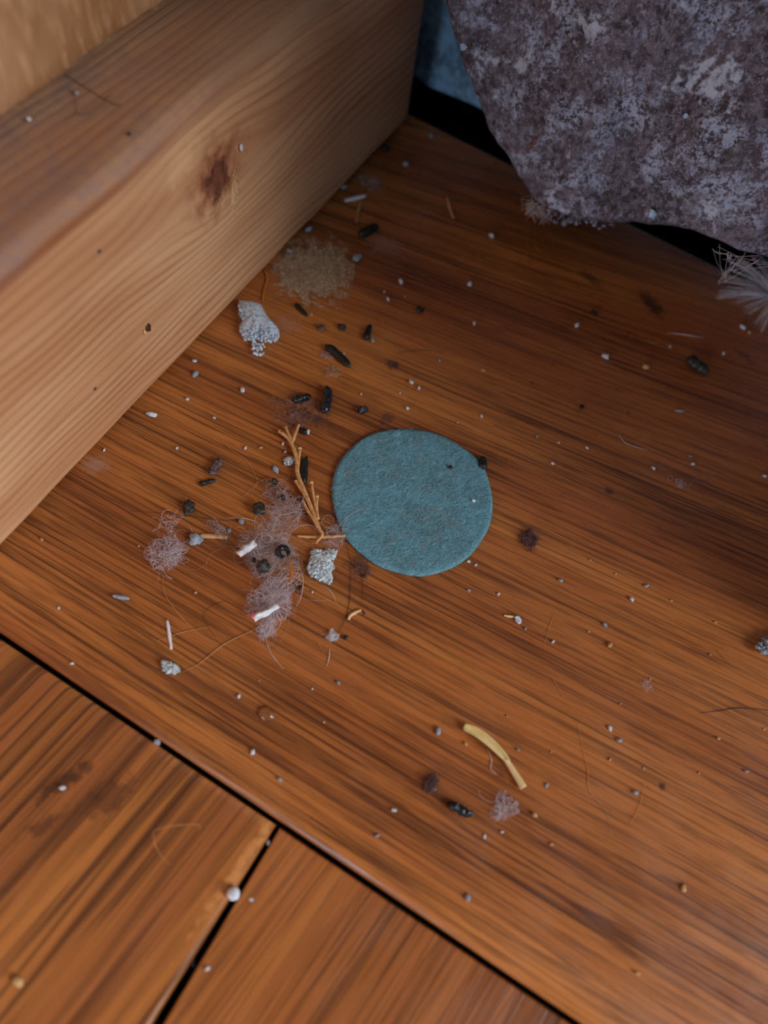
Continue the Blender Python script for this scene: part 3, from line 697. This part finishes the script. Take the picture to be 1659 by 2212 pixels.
lint_thing('lint_tuft', 838, 905, 16, 24, 0.0004, 40, M_lintd, 'smudge of brown lint at the upper rim of the disc', L=(0.001, 0.003))
lint_thing('lint_tuft', 775, 1225, 34, 26, 0.0009, 90, M_lintd, 'brown lint strands at the disc edge next to the lichen flake', L=(0.002, 0.005))
lint_thing('lint_tuft', 725, 1160, 26, 46, 0.0010, 70, M_lintp, 'loose pale strands bridging lint clump and disc', L=(0.003, 0.007))
lint_thing('lint_tuft', 718, 1375, 13, 13, 0.0007, 90, M_lintw, 'tiny white cotton tuft below the curled peeling', L=(0.001, 0.002), curl=4)
lint_thing('lint_tuft', 1469, 1046, 24, 12, 0.0003, 26, M_lintp, 'faint pale scuff of lint far out on the plank', L=(0.001, 0.003))
lint_thing('lint_tuft', 1397, 1477, 16, 18, 0.0003, 18, M_lintp, 'faint pale wisp between the grey crumb and the straw', L=(0.001, 0.003))
lint_thing('lint_tuft', 670, 900, 70, 40, 0.0004, 90, M_lintd, 'thin brown lint veil around the twig tips', L=(0.002, 0.005))
lint_thing('lint_tuft', 800, 398, 40, 22, 0.0012, 110, M_lint, 'small lint heap in the shade against the timber', L=(0.001, 0.004))
lint_thing('lint_tuft', 470, 1145, 40, 14, 0.0005, 60, M_lint, 'wisp of lint over the pale splinter', L=(0.001, 0.004), ang=-0.2)

# dry twig: stem with forked branchlets and pale tips
def tw(px, z=0.0009, n=18): return spline([P(x, y, z) for x, y in px], n)
twig = empty('dry_twig', P(660, 1060)); tag(twig, 'dry orange-brown conifer twig with forked branchlets beside the felt disc', 'twig')
bm = bmesh.new(); tube(bm, tw([(605, 932), (627, 953), (640, 987), (643, 1023), (654, 1053), (669, 1089), (681, 1120), (690, 1143), (696, 1155), (682, 1173)], n=40), lambda t: 0.00036*(0.75+0.5*t if t < 0.5 else 1.0-0.9*(t-0.5)), 8)
part(link('stem', bm, M_twig, twig))
for b_ in ([(617, 922), (623, 938), (632, 956)], [(646, 917), (640, 932), (633, 952)], [(648, 971), (646, 988), (643, 1012)], [(639, 1041), (652, 1060), (664, 1080)],
           [(673, 1044), (677, 1070), (682, 1095), (687, 1122)], [(685, 1074), (684, 1092), (685, 1112)], [(654, 1081), (664, 1102), (676, 1120), (688, 1140)]):
    bm = bmesh.new(); tube(bm, tw(b_, 0.0009), lambda t: 0.00021+0.00007*t, 7); bl = link('branchlet', bm, M_twig, twig)
for (x, y, s) in ((605, 932, 10), (648, 969, 10), (639, 1040, 9), (673, 1043, 11), (685, 1073, 10)):
    bm = bmesh.new(); m = MPP(x, y); blob(bm, P(x, y, 0.0009), s*m*0.42, x, 2, 0.25, (1, 1, 0.8)); part(link('bud_tip', bm, M_tip, twig), 'pale bud tip')

# straw: folded blade
straw = empty('straw', P(1065, 1630)); tag(straw, 'bent yellow straw blade lying near the plank seam', 'straw')
mid = spline([P(x, y, 0.0010) for x, y in ((1002, 1571), (1030, 1583), (1060, 1606), (1088, 1634), (1098, 1645))], 26)
bm = bmesh.new(); prev = None
for i, p in enumerate(mid):
    d = (mid[min(i+1, 26)]-mid[max(i-1, 0)]).normalized(); s = Vector((-d.y, d.x, 0)); w = (0.00058+0.0002*math.sin(i/26*math.pi))*(1-0.45*(i/26)**2)
    prof = [(-0.9, 0.0006), (-0.55, -0.0001), (0, -0.0004), (0.5, -0.0001), (0.9, 0.0003)]
    cur = [bm.verts.new(p+s*(w*a)+Vector((0, 0, h*(1-0.5*i/26)))) for a, h in prof] + [bm.verts.new(p+s*(w*a)+Vector((0, 0, h*(1-0.5*i/26)-0.00016))) for a, h in prof[::-1]]
    if prev:
        for j in range(10): bm.faces.new((prev[j], prev[(j+1) % 10], cur[(j+1) % 10], cur[j]))
    else: bm.faces.new(cur[::-1])
    prev = cur
bm.faces.new(prev); bmesh.ops.recalc_face_normals(bm, faces=bm.faces)
part(link('blade', bm, M_straw, straw), 'channelled upper half of the straw')
bm = bmesh.new(); tube(bm, spline([P(x, y, 0.00062) for x, y in ((1092, 1639), (1100, 1651), (1110, 1667), (1122, 1686), (1131, 1701))], 20), lambda t: 0.00042*(0.8+0.4*t), 10, 0.8)
part(link('stalk', bm, plain('cream_straw', lin(240, 216, 166), lin(228, 198, 140), 300, 0.5, 0.4), straw), 'round lower half of the straw')

# splinters, stalks, scraps
def stick(name, px, w, mat, label, cat, z=None, flat=0.7):
    m = MPP(*px[0]); r = w*m/2; bm = bmesh.new(); tube(bm, spline([P(x, y, (z if z is not None else r)) for x, y in px], 16), lambda t: r*(0.7+0.3*math.sin(math.pi*t)), 7, flat)
    for v in bm.verts: v.co += Vector((noise.noise(v.co*3000), noise.noise(v.co*3000+Vector((9, 0, 0))), 0))*r*0.3
    if z is None: rest(bm, 0.00001)
    return tag(link(name, bm, mat), label, cat)
stick('splinter', [(416, 1158), (450, 1156), (491, 1159)], 12, M_splint, 'flat pale wood splinter on the timber side of the lint clump', 'splinter', flat=0.4)
stick('stalk', [(626, 1213), (629, 1233), (628, 1255)], 7, M_orange, 'short orange stalk among the lint near the lichen flake', 'stalk', z=0.0026)
stick('stalk', [(571, 582), (577, 603), (570, 628), (568, 650)], 6, M_orange, 'bent orange stalk between timber and dust mat', 'stalk')
stick('stalk', [(642, 1158), (690, 1160), (747, 1157)], 8, M_twig, 'thin tan stalk reaching from the lint clump to the disc', 'stalk', z=0.0006)
stick('stalk', [(745, 432), (766, 427), (790, 421)], 11, M_white, 'ivory stalk bit in the shade against the timber', 'stalk')
stick('stalk', [(782, 432), (776, 450), (770, 478)], 5, M_splint, 'thin tan stalk bit under the ivory one', 'stalk')
stick('stalk', [(967, 426), (972, 448), (980, 470)], 6, M_twig, 'short tan stalk alone in the shade before the stone', 'stalk')
stick('straw_bit', [(1089, 1329), (1100, 1331), (1112, 1332)], 6, M_straw, 'tiny straw bit touching a pale crumb', 'straw')
stick('peeling', [(753, 1338), (757, 1329), (768, 1322), (780, 1317)], 8, M_tip, 'curled pale peeling below the lichen flake', 'peeling')
stick('peeling', [(780, 1317), (786, 1322), (787, 1330)], 4, M_brown, 'small brown peeling at the end of the curled pale one', 'peeling')
stick('fluff', [(361, 1339), (365, 1365), (370, 1402)], 7, M_lintp, 'upright pale fluff strand between the tuft and lichen flake', 'lint', flat=0.5)

def scrap(name, quad, th, mat, label, z=0.0012, wav=0.0005, nx=10, ny=5):
    a, b, c, d = [P(x, y, z) for x, y in quad]; bm = bmesh.new(); top = []; bot = []
    for i in range(nx+1):
        rt_, rb = [], []
        for j in range(ny+1):
            u, v = i/nx, j/ny; p = a.lerp(b, u).lerp(d.lerp(c, u), v); h = wav*(noise.noise(Vector((u*3, v*3, quad[0][0])))+0.6*math.sin(v*3.1))
            e = 0.00012*noise.noise(Vector((u*9, v*9, 3)))
            rt_.append(bm.verts.new(p+Vector((e, e, h+th)))); rb.append(bm.verts.new(p+Vector((e, e, h))))
        top.append(rt_); bot.append(rb)
    for i in range(nx):
        for j in range(ny):
            bm.faces.new((top[i][j], top[i+1][j], top[i+1][j+1], top[i][j+1])); bm.faces.new((bot[i][j], bot[i][j+1], bot[i+1][j+1], bot[i+1][j]))
        bm.faces.new((top[i][0], bot[i][0], bot[i+1][0], top[i+1][0])); bm.faces.new((top[i][ny], top[i+1][ny], bot[i+1][ny], bot[i][ny]))
    for j in range(ny):
        bm.faces.new((top[0][j], top[0][j+1], bot[0][j+1], bot[0][j])); bm.faces.new((top[nx][j], bot[nx][j], bot[nx][j+1], top[nx][j+1]))
    bmesh.ops.recalc_face_normals(bm, faces=bm.faces)
    return tag(link(name, bm, mat), label, 'paper scrap')
scrap('paper_scrap', [(508, 1193), (547, 1167), (556, 1179), (520, 1204)], 0.00012, M_white, 'flat white paper strip stuck on the timber side of the lint clump', z=0.0022)
ps_ = scrap('paper_scrap', [(541, 1330), (596, 1304), (604, 1314), (552, 1344)], 0.00015, M_white, 'crumpled white paper scrap with a red edge in the pale lint', z=0.0014, wav=0.0009)
bm = bmesh.new(); blob(bm, P(546, 1328, 0.0022), 6*MPP(546, 1328), 3, 2, 0.4, (1, 0.8, 0.4)); part(link('red_print', bm, M_red, ps_), 'red printed corner')

# seeds held in the lint
def coil(px, py, s, z, label):
    m = MPP(px, py); c = P(px, py, z); bm = bmesh.new(); R = s*m*0.32
    ps = [c+Vector((math.cos(a)*R, math.sin(a)*R*0.9, 0.00025*a/6)) for a in [i*0.35 for i in range(17)]]
    tube(bm, ps, lambda t: s*m*0.15*(0.5+0.6*math.sin(math.pi*t)), 10)
    for v in bm.verts: v.co += Vector((noise.noise(v.co*1300), noise.noise(v.co*1300+Vector((4, 1, 0))), noise.noise(v.co*1500)))*s*m*0.10
    return tag(link('seed_pod', bm, M_blackg), label, 'seed')
coil(612, 1195, 38, 0.0026, 'curled black seed pod in the middle of the large lint clump')
lump('seed', 569, 1226, 30, M_seed, 'round dark seed in the lint beside the curled pod', 'seed', 0.9, 0.9, z=0.0016)
lump('seed', 548, 1211, 12, M_seed, 'tiny dark seed near the flat white paper strip', 'seed', 0.9, 0.9, z=0.0018)
lump('seed', 560, 1102, 28, M_seed, 'dusty olive seed in the dark lint tangle', 'seed', 0.7, 0.9, z=0.0004)
lump('seed', 608, 1074, 13, M_black, 'small black seed in the wisp above the dark tangle', 'seed', 0.9, 1.0, z=0.0005)
lump('seed', 593, 1042, 16, M_seed, 'small grey-black seed at the top of the lint', 'seed', 0.8, 0.9, z=0.0003)
lump('seed', 648, 1270, 9, M_black, 'tiny black seed below the orange stalk', 'seed', 0.9, 1.3)
lump('seed', 746, 1378, 9, M_black, 'tiny black seed next to the white cotton tuft', 'seed', 0.9, 1.3)
lump('seed', 1256, 880, 10, M_black, 'tiny black seed alone on the plank beyond the disc', 'seed', 0.9, 1.0)
lump('seed', 973, 1010, 9, M_black, 'tiny black speck lying on the felt disc', 'seed', 0.7, 1.0, z=DH+0.00006)
lump('grit', 1023, 1082, 8, M_white, 'tiny white grain lying on the felt disc', 'grit', 0.7, 0.9, z=DH+0.00006)
lump('seed', 1283, 677, 13, M_black, 'dark crumb in the shade among pale grit', 'seed', 0.7, 0.8)
lump('seed', 785, 1245, 10, M_black, 'tiny black crumb under the lower disc rim', 'seed', 0.7, 0.8)
lump('varnish_chip', 576, 1542, 36, plain('varnish_chip_amber', lin(150, 92, 50), lin(120, 70, 36), 900, 0.15, 0.7, 0.1), 'glossy amber varnish chip on the plank near the seam', 'chip', 0.22, 0.75, 0.2, rough=0.3)
lump('pellet', 505, 1930, 28, M_grit, 'bluish white pellet resting in the gap between the crosswise planks', 'pellet', 0.95, 0.95, z=-0.0012, rough=0.12)

# hairs
HR = 4.2e-5
fibre('hair', [(352, 1237), (355, 1279), (379, 1318), (419, 1360), (445, 1378), (473, 1390)], HR*1.3, M_hairt, 'tan hair curving down from the pale mauve tuft')
fibre('hair', [(395, 1451), (431, 1433), (473, 1399), (503, 1381), (536, 1366), (560, 1352)], HR*1.4, M_hairt, 'tan hair running from the paper scrap to the lichen flake')
fibre('hair', [(340, 1384), (380, 1370), (419, 1360), (455, 1354)], HR*1.1, M_hairt, 'short tan hair crossing the curving one')
fibre('hair', [(473, 1390), (440, 1330), (480, 1300), (520, 1310)], HR*0.6, M_hairb, 'faint brown hair looping from the curving tan one')
fibre('hair', [(569, 1357), (581, 1402), (595, 1425), (612, 1445)], HR, M_hairw, 'pale hair trailing towards the seam from the lint wisp')
fibre('hair', [(612, 1336), (669, 1366), (690, 1392), (699, 1412)], HR*0.7, M_hairt, 'fine tan hair slanting from the crumpled paper towards the seam')
fibre('hair', [(473, 941), (491, 965), (530, 993), (548, 1020), (554, 1047), (527, 1071)], HR, M_hairt, 'long looping tan hair on the stone side of the lint')
fibre('hair', [(520, 1075), (560, 1040), (600, 1035), (640, 1052)], HR*0.8, M_hairt, 'fine tan hair arching over to the twig')
fibre('hair', [(280, 1104), (370, 1110), (461, 1122), (560, 1128)], HR*0.8, M_hairb, 'straight dark hair reaching from the timber to the lint')
fibre('hair', [(490, 1118), (530, 1120), (561, 1129)], HR*1.2, M_hairw, 'short bright hair over the grey grit at the lint')
fibre('hair', [(744, 1161), (756, 1207), (757, 1260), (753, 1312), (740, 1350), (726, 1378)], HR*0.9, M_hairb, 'black hair bowing from the disc rim to the cotton tuft')
fibre('hair', [(779, 1242), (784, 1265), (783, 1300)], HR*0.7, M_hairb, 'short black hair under the lower disc rim')
fibre('hair', [(697, 1264), (715, 1278), (728, 1305)], HR*0.9, M_hairw, 'short pale wavy hair hanging from the lichen flake')
fibre('hair', [(712, 1402), (711, 1420), (706, 1439)], HR*1.5, M_hairw, 'short stiff white hair below the cotton tuft')
fibre('hair', [(1248, 1559), (1258, 1612), (1270, 1664), (1274, 1708), (1310, 1755), (1320, 1800)], HR*0.8, M_hairt, 'long fine tan hair beyond the straw')
fibre('hair', [(1393, 1692), (1382, 1740), (1361, 1783)], HR*0.7, M_hairt, 'fainter tan hair parallel to the long fine one')
fibre('hair', [(1197, 1328), (1187, 1355), (1175, 1394)], HR*0.7, M_hairt, 'short upright tan hair beyond the tiny straw bit')
fibre('hair', [(1190, 1457), (1203, 1482), (1217, 1507)], HR*0.8, M_hairt, 'short slanting tan hair on the plank beyond the straw tip')
fibre('hair', [(1512, 1541), (1560, 1535), (1600, 1530), (1690, 1537)], HR*1.3, M_hairb, 'black hair entering from the picture edge')
fibre('hair', [(1544, 1398), (1556, 1415), (1576, 1434)], HR*0.6, M_hairb, 'fine dark hair near the weathered grey crumb')
fibre('hair', [(858, 762), (905, 757), (960, 760)], HR*0.9, M_hairb, 'dark hair stretched above the disc')
fibre('hair', [(813, 675), (826, 695), (834, 717)], HR*0.8, M_hairt, 'short tan hair beside the stubby dropping')
fibre('hair', [(1336, 939), (1352, 957), (1385, 969), (1398, 972)], HR*1.2, M_hairw, 'white curved fibre on the plank beyond the disc')
fibre('hair', [(1442, 719), (1480, 723), (1522, 730)], HR*1.6, M_hairw, 'straight white fibre in the shade below the stone')
fibre('hair', [(1395, 735), (1412, 740), (1425, 739)], HR*0.9, M_hairt, 'short tan fibre beside the straight white one')
fibre('hair', [(1053, 1618), (1062, 1640), (1060, 1660), (1072, 1672)], HR*1.1, M_hairw, 'curled pale fibre in the crook of the straw')
fibre('hair', [(333, 1795), (338, 1825), (352, 1850), (370, 1868)], HR*1.1, M_hairt, 'pale bowed fibre on the worn crosswise plank', z=-0.0008)
fibre('hair', [(333, 1795), (372, 1785), (430, 1782), (432, 1795)], HR*0.9, M_hairt, 'pale fibre crossing the top of the bowed one', z=-0.0008)
fibre('hair', [(1143, 470), (1141, 520), (1139, 590)], HR*1.3, M_orange, 'straight orange thread below the tip of the stone')
fibre('hair', [(1178, 478), (1172, 520), (1163, 538), (1155, 520), (1160, 492)], HR*1.2, M_orange, 'looped orange thread below the tip of the stone')
fibre('hair', [(640, 1310), (650, 1290), (655, 1255), (648, 1225)], HR, M_hairw, 'pale curved hair beside the orange stalk', z=0.001)
fibre('hair', [(700, 1180), (740, 1200), (775, 1225), (790, 1245)], HR, M_hairt, 'tan hair slanting from the lichen flake along the disc rim')

# things on the timber
TT = TZ+0.00025
def tp(x, y): return P(x, y, TT)
def tfibre(px, r, mat, label):
    bm = bmesh.new(); tube(bm, spline([tp(x, y) for x, y in px], 24), r, 5); return tag(link('hair', bm, mat), label, 'hair')
tfibre([(140, 160), (190, 192), (240, 222), (262, 228)], 4e-5, M_hairb, 'dark hair slanting across the dusty top of the timber')
tfibre([(150, 190), (163, 215), (162, 245), (140, 258)], 3e-5, M_hairb, 'fine curled hair beside the slanting one on the timber')
tfibre([(165, 248), (200, 240), (240, 205)], 3e-5, M_hairb, 'fine hair crossing below the slanting one on the timber')
for (x, y, s, mt, lb) in ((63, 259, 9, M_grit, 'pale grain in the dust at the near end of the timber top'), (166, 202, 8, M_grey, 'grey grain by the curled hair on the timber top'),
                          (280, 290, 9, M_black, 'black speck on the arris of the timber'), (93, 184, 8, M_grey, 'grey grain against the board above the timber')):
    p = tp(x, y); bm = bmesh.new(); blob(bm, p, s*MPP(x, y)*0.3, x, 2, 0.4); rest(bm, TT-0.0001); tag(link('grit', bm, mt), lb, 'grit')
VX = Vector((1, 0, 0))
def face(x, y, out=0.0): return PN(x, y, VX, TX+out)
bm = bmesh.new()
for k in range(34):
    q = random.random(); x0, y0 = 511-7*abs(q-.4)+random.gauss(0, 4), 362+106*q; l = random.uniform(5, 16); x1, y1 = x0+random.gauss(0, 5), y0+l
    tube(bm, spline([face(x0, y0, 0.0), face((x0+x1)/2, (y0+y1)/2, random.uniform(.00003, .00016)), face(x1, y1, 0.0)], 6), lambda t: 4.5e-5*(0.25+math.sin(math.pi*t)), 4)
part(link('torn_fibres', bm, M_tip, timber), 'pale torn fibres beside the knot')
bm = bmesh.new(); blob(bm, face(521, 319, 0.0003), 0.0004, 4, 2, 0.5, (0.6, 0.7, 1.4)); part(link('splintered_edge', bm, M_white, timber), 'white chip above the knot')
bm = bmesh.new(); blob(bm, face(320, 708, 0.00005), 0.0007, 8, 3, 0.4, (0.2, 0.8, 1.2)); part(link('nail_hole', bm, plain('nail_hole_dark', lin(92, 56, 34), lin(60, 36, 22), 900), timber), 'small dark dent')
bm = bmesh.new(); blob(bm, face(313, 718, 0.0002), 0.0004, 9, 2, 0.4, (0.4, 0.6, 1.3)); part(link('splintered_edge', bm, M_splint, timber), 'pale sliver in the dent')
for (x, y) in ((205, 840), (215, 543)):
    bm = bmesh.new(); blob(bm, face(x, y, 0.00005), 0.00028, x, 2, 0.3, (0.4, 1, 1)); part(link('pitch_fleck', bm, M_brown, timber), 'dark pitch fleck')

# feather with cobweb, caught at the stone
fe = empty('feather', P(1672, 640)); tag(fe, 'white downy feather fanning out from under the stone', 'feather')
fc = P(1675, 640, 0.0065)
bm = bmesh.new(); tube(bm, [P(1740, 662, 0.0075), P(1705, 650, 0.007), fc, P(1640, 628, 0.0062)], lambda t: 0.00022*(1-0.8*t), 6); part(link('quill', bm, M_hairw, fe))
bm = bmesh.new()
tips = [(1556, 605, .5), (1550, 634, 1), (1552, 642, 1), (1575, 582, .6), (1585, 566, .7), (1598, 560, 1.2), (1592, 572, .6), (1562, 596, .5), (1606, 668, .8), (1618, 680, .8), (1632, 700, .7), (1645, 716, .7), (1624, 556, .7), (1632, 580, .8), (1640, 545, .6), (1650, 560, .6), (1568, 620, .6), (1590, 655, .7)]
for i, (x, y, w) in enumerate(tips):
    for k in range(10):
        jx, jy = random.gauss(0, 4), random.gauss(0, 4); z0, z1 = 0.0065, random.uniform(0.003, 0.0085)
        e = P(x+jx, y+jy, z1); mm = fc.lerp(e, 0.5)+Vector((random.gauss(0, 0.0003), random.gauss(0, 0.0003), 0.0006)); tube(bm, spline([fc+Vector((random.gauss(0, .0002), random.gauss(0, .0002), 0)), mm, e], 8), (lambda w: lambda t: 6.5e-5*w*(1-0.75*t))(w), 3, cap=False)
br = link('barbs', bm, fibre_mat('feather_barb', lin(226, 222, 236), lin(246, 244, 252), lin(206, 200, 214)), fe); br['kind'] = 'stuff'
bm = bmesh.new()
wpts = [(1545, 533), (1580, 552), (1590, 570), (1572, 590), (1556, 606)]
for k in range(26):
    a = random.choice(wpts); b_ = random.choice([(1575, 545), (1600, 552), (1640, 555), (1660, 570), (1590, 565), (1560, 600)])
    p0 = PN(a[0]+random.gauss(0, 6), a[1]+random.gauss(0, 5), SN, SD+0.0003); p1 = PN(b_[0]+random.gauss(0, 6), b_[1]+random.gauss(0, 6), SN, SD+0.0006)
    tube(bm, spline([p0, p0.lerp(p1, .5)+Vector((0, 0, -0.0006)), p1], 8), 3.0e-5, 3, cap=False)
tag(link('cobweb', bm, M_lintp), 'grey cobweb strands strung between the stone and the feather', 'cobweb')
lint_bm = bmesh.new(); c0 = PN(1160, 452, SN, SD+0.0005)
for i in range(90):
    c = c0+Vector((random.gauss(0, .0012), random.gauss(0, .0005), random.gauss(0, .0007))); th = random.random()*6.28; d = Vector((math.cos(th), 0.3*random.gauss(0, 1), math.sin(th)))*random.uniform(.0006, .0018)
    tube(lint_bm, spline([c-d, c+Vector((0, 0, .0003)), c+d], 5), 3e-5, 3, cap=False)
tag(link('lint_tuft', lint_bm, M_lint), 'grey fluff clinging to the lower tip of the stone', 'lint')

# ------------------------------------------------------------------ grit specks: one prototype per look, then copies
protos = []
for i in range(5):
    bm = bmesh.new(); blob(bm, (0, 0, 0), 0.5, i*5.3+1, 2, 0.5, (1, 0.85, 0.75)); rest(bm, 0.0)
    me = bpy.data.meshes.new('grit'); bm.to_mesh(me); bm.free()
    for p in me.polygons: p.use_smooth = True
    protos.append(me)
look = {'w': (M_grit, 'pale'), 'g': (M_grey, 'grey'), 't': (M_tan, 'tan')}
meshes = {}
for k, (mt, _) in look.items():
    for i, me in enumerate(protos):
        q = me.copy(); q.materials.clear(); q.materials.append(mt); meshes[k, i] = q
specks = [  # px, py, size px, look
 (1247,702,15,'w'),(1308,769,16,'w'),(1395,793,16,'t'),(1605,706,14,'w'),(1618,719,9,'t'),(1563,763,10,'w'),(1448,748,9,'g'),(1160,943,8,'g'),(1207,956,6,'w'),(1268,968,8,'w'),(1194,1001,9,'w'),
 (1412,1011,9,'w'),(1497,1002,10,'w'),(1652,1028,10,'w'),(1491,986,6,'g'),(1211,1254,11,'g'),(1077,1283,8,'w'),(1365,1294,13,'w'),(1397,1265,10,'g'),(1012,1213,9,'w'),(1028,1220,8,'w'),(1013,1275,9,'g'),
 (1135,1358,7,'g'),(1195,1386,10,'w'),(1307,1350,11,'g'),(1318,1393,14,'t'),(1272,1364,6,'t'),(1546,1344,7,'t'),(1451,1297,6,'t'),(1534,1414,6,'g'),(1318,1573,13,'w'),(1338,1599,14,'g'),(1552,1595,10,'t'),
 (1651,1575,6,'t'),(1119,1620,8,'g'),(1181,1696,10,'g'),(1373,1712,12,'g'),(1612,1666,9,'g'),(1318,1640,7,'t'),(1391,1660,6,'t'),(1191,1624,6,'t'),(1510,1670,5,'t'),(1095,1547,6,'t'),(947,1578,18,'g'),
 (1006,1607,9,'t'),(938,1705,8,'w'),(852,1750,9,'w'),(1155,1760,13,'t'),(1047,1807,9,'w'),(1191,1824,8,'t'),(1011,1939,15,'g'),(1477,1918,16,'t'),(1377,2102,12,'t'),(1084,1797,8,'w'),
 (771,557,22,'g'),(866,608,15,'w'),(624,541,14,'g'),(667,497,18,'g'),(838,646,9,'w'),(420,780,11,'w'),(422,808,17,'g'),(524,843,12,'w'),(405,863,9,'w'),(463,902,8,'w'),(888,826,11,'w'),(905,838,9,'w'),(880,882,9,'w'),
 (780,851,6,'w'),(864,849,6,'w'),(665,934,12,'w'),(673,678,9,'t'),(382,968,8,'w'),(530,968,9,'w'),(563,967,8,'t'),(611,959,8,'w'),(616,976,9,'g'),(495,1146,11,'g'),(521,1127,16,'g'),(423,1280,7,'t'),(675,1279,6,'w'),
 (127,1313,7,'w'),(155,1433,9,'w'),(516,1504,10,'w'),(546,1624,13,'w'),(605,1684,11,'g'),(675,1488,6,'w'),(422,1279,5,'t'),(731,1475,11,'g'),(579,1820,10,'g'),(543,1943,8,'w'),(815,1805,11,'g'),(848,1749,8,'w'),
 (931,292,14,'g'),(876,354,15,'g'),(743,405,16,'g'),(1062,509,13,'w'),(1015,614,14,'w'),(1025,699,11,'w'),(875,640,6,'t'),(830,630,8,'t'),(1045,800,12,'t'),(950,778,9,'g'),(1040,899,9,'w'),(988,912,6,'t'),
 (340,1603,16,'g'),(1220,480,20,'g'),(805,735,13,'g'),(742,765,7,'w'),(225,972,8,'w'),(300,1180,6,'t'),(90,1165,9,'t'),(560,1470,5,'t'),(1275,1210,5,'t'),(1330,1240,5,'w'),(700,1560,5,'w'),(1340,1520,5,'t'),(640,1262,7,'w')]
low = [(135,1702,15,'w',-0.0009),(38,2120,24,'t',-0.0009),(418,2079,14,'g',-0.004),(448,2092,12,'w',-0.0011)]
marks = [('felt disc',891,1081,165),('bent straw',1065,1630,60),('dry twig',660,1020,60),('large lint clump',583,1200,80),('pale mauve tuft',362,1197,45),('concrete crumb',558,705,45),('tan dust mat',665,590,85),
         ('maroon lint ball',1142,1165,25),('fuzzy dark husk',1505,790,25),('weathered grey crumb',1655,1395,25),('varnish chip',576,1542,18),('shiny black flake',995,1749,25),('lichen flake by the long hair',368,1442,22),
         ('tiny straw bit',1100,1331,14),('long black dropping',730,769,30),('curved glossy dropping',702,862,30),('pointed tip of the stone',1155,450,30),('wispy pale tuft',1085,1745,30),('silver-grey flake',262,1291,18),
         ('white curved fibre',1362,958,25),('brown and black dropping pair',455,1020,25),('long fine tan hair',1268,1660,20),('dark shaded corner',900,255,30),('white feather',1640,640,50),('gap between crosswise planks',540,1880,40)]
items = []; fam = {}
for (x, y, s, k, *zz) in [tuple(a)+(0.0,) for a in specks]+low:
    d, mk = min((math.hypot(x-m[1], y-m[2])-m[3], m) for m in marks)
    a, b_ = P(x, y), P(mk[1], mk[2]); v = a-b_
    side = ('outer side' if v.x > 0 else 'timber side') if abs(v.x) > abs(v.y) else ('stone side' if v.y > 0 else 'seam side')
    size = 'tiny' if s < 9 else ('small' if s < 13 else 'larger')
    key = (k, size, mk[0], side); fam.setdefault(key, []).append(d); items.append((x, y, s, k, zz[0], d, key))
ordw = ['first', 'second', 'third', 'fourth', 'fifth', 'sixth', 'seventh', 'eighth']
first = None
for i, (x, y, s, k, z, d, key) in enumerate(items):
    q = sorted(fam[key]).index(d); lab = f"{key[1]} {look[k][1]} grit, {key[3]} of the {key[2]}"
    if len(fam[key]) > 1: lab += f", {ordw[q]} outward"
    if first is None: o = first = bpy.data.objects.new('grit', meshes[k, i % 5])
    else: o = first.copy(); o.data = meshes[k, i % 5]
    COL.objects.link(o); m = MPP(x, y)*s*0.92
    o.location = P(x, y, z+m*0.3); o.location.z = z; o.scale = (m*random.uniform(.9, 1.15), m*random.uniform(.75, 1.0), m*random.uniform(.7, 1)); o.rotation_euler = (0, 0, random.random()*6.28)
    tag(o, lab, 'grit', 'grit specks scattered on the floor')
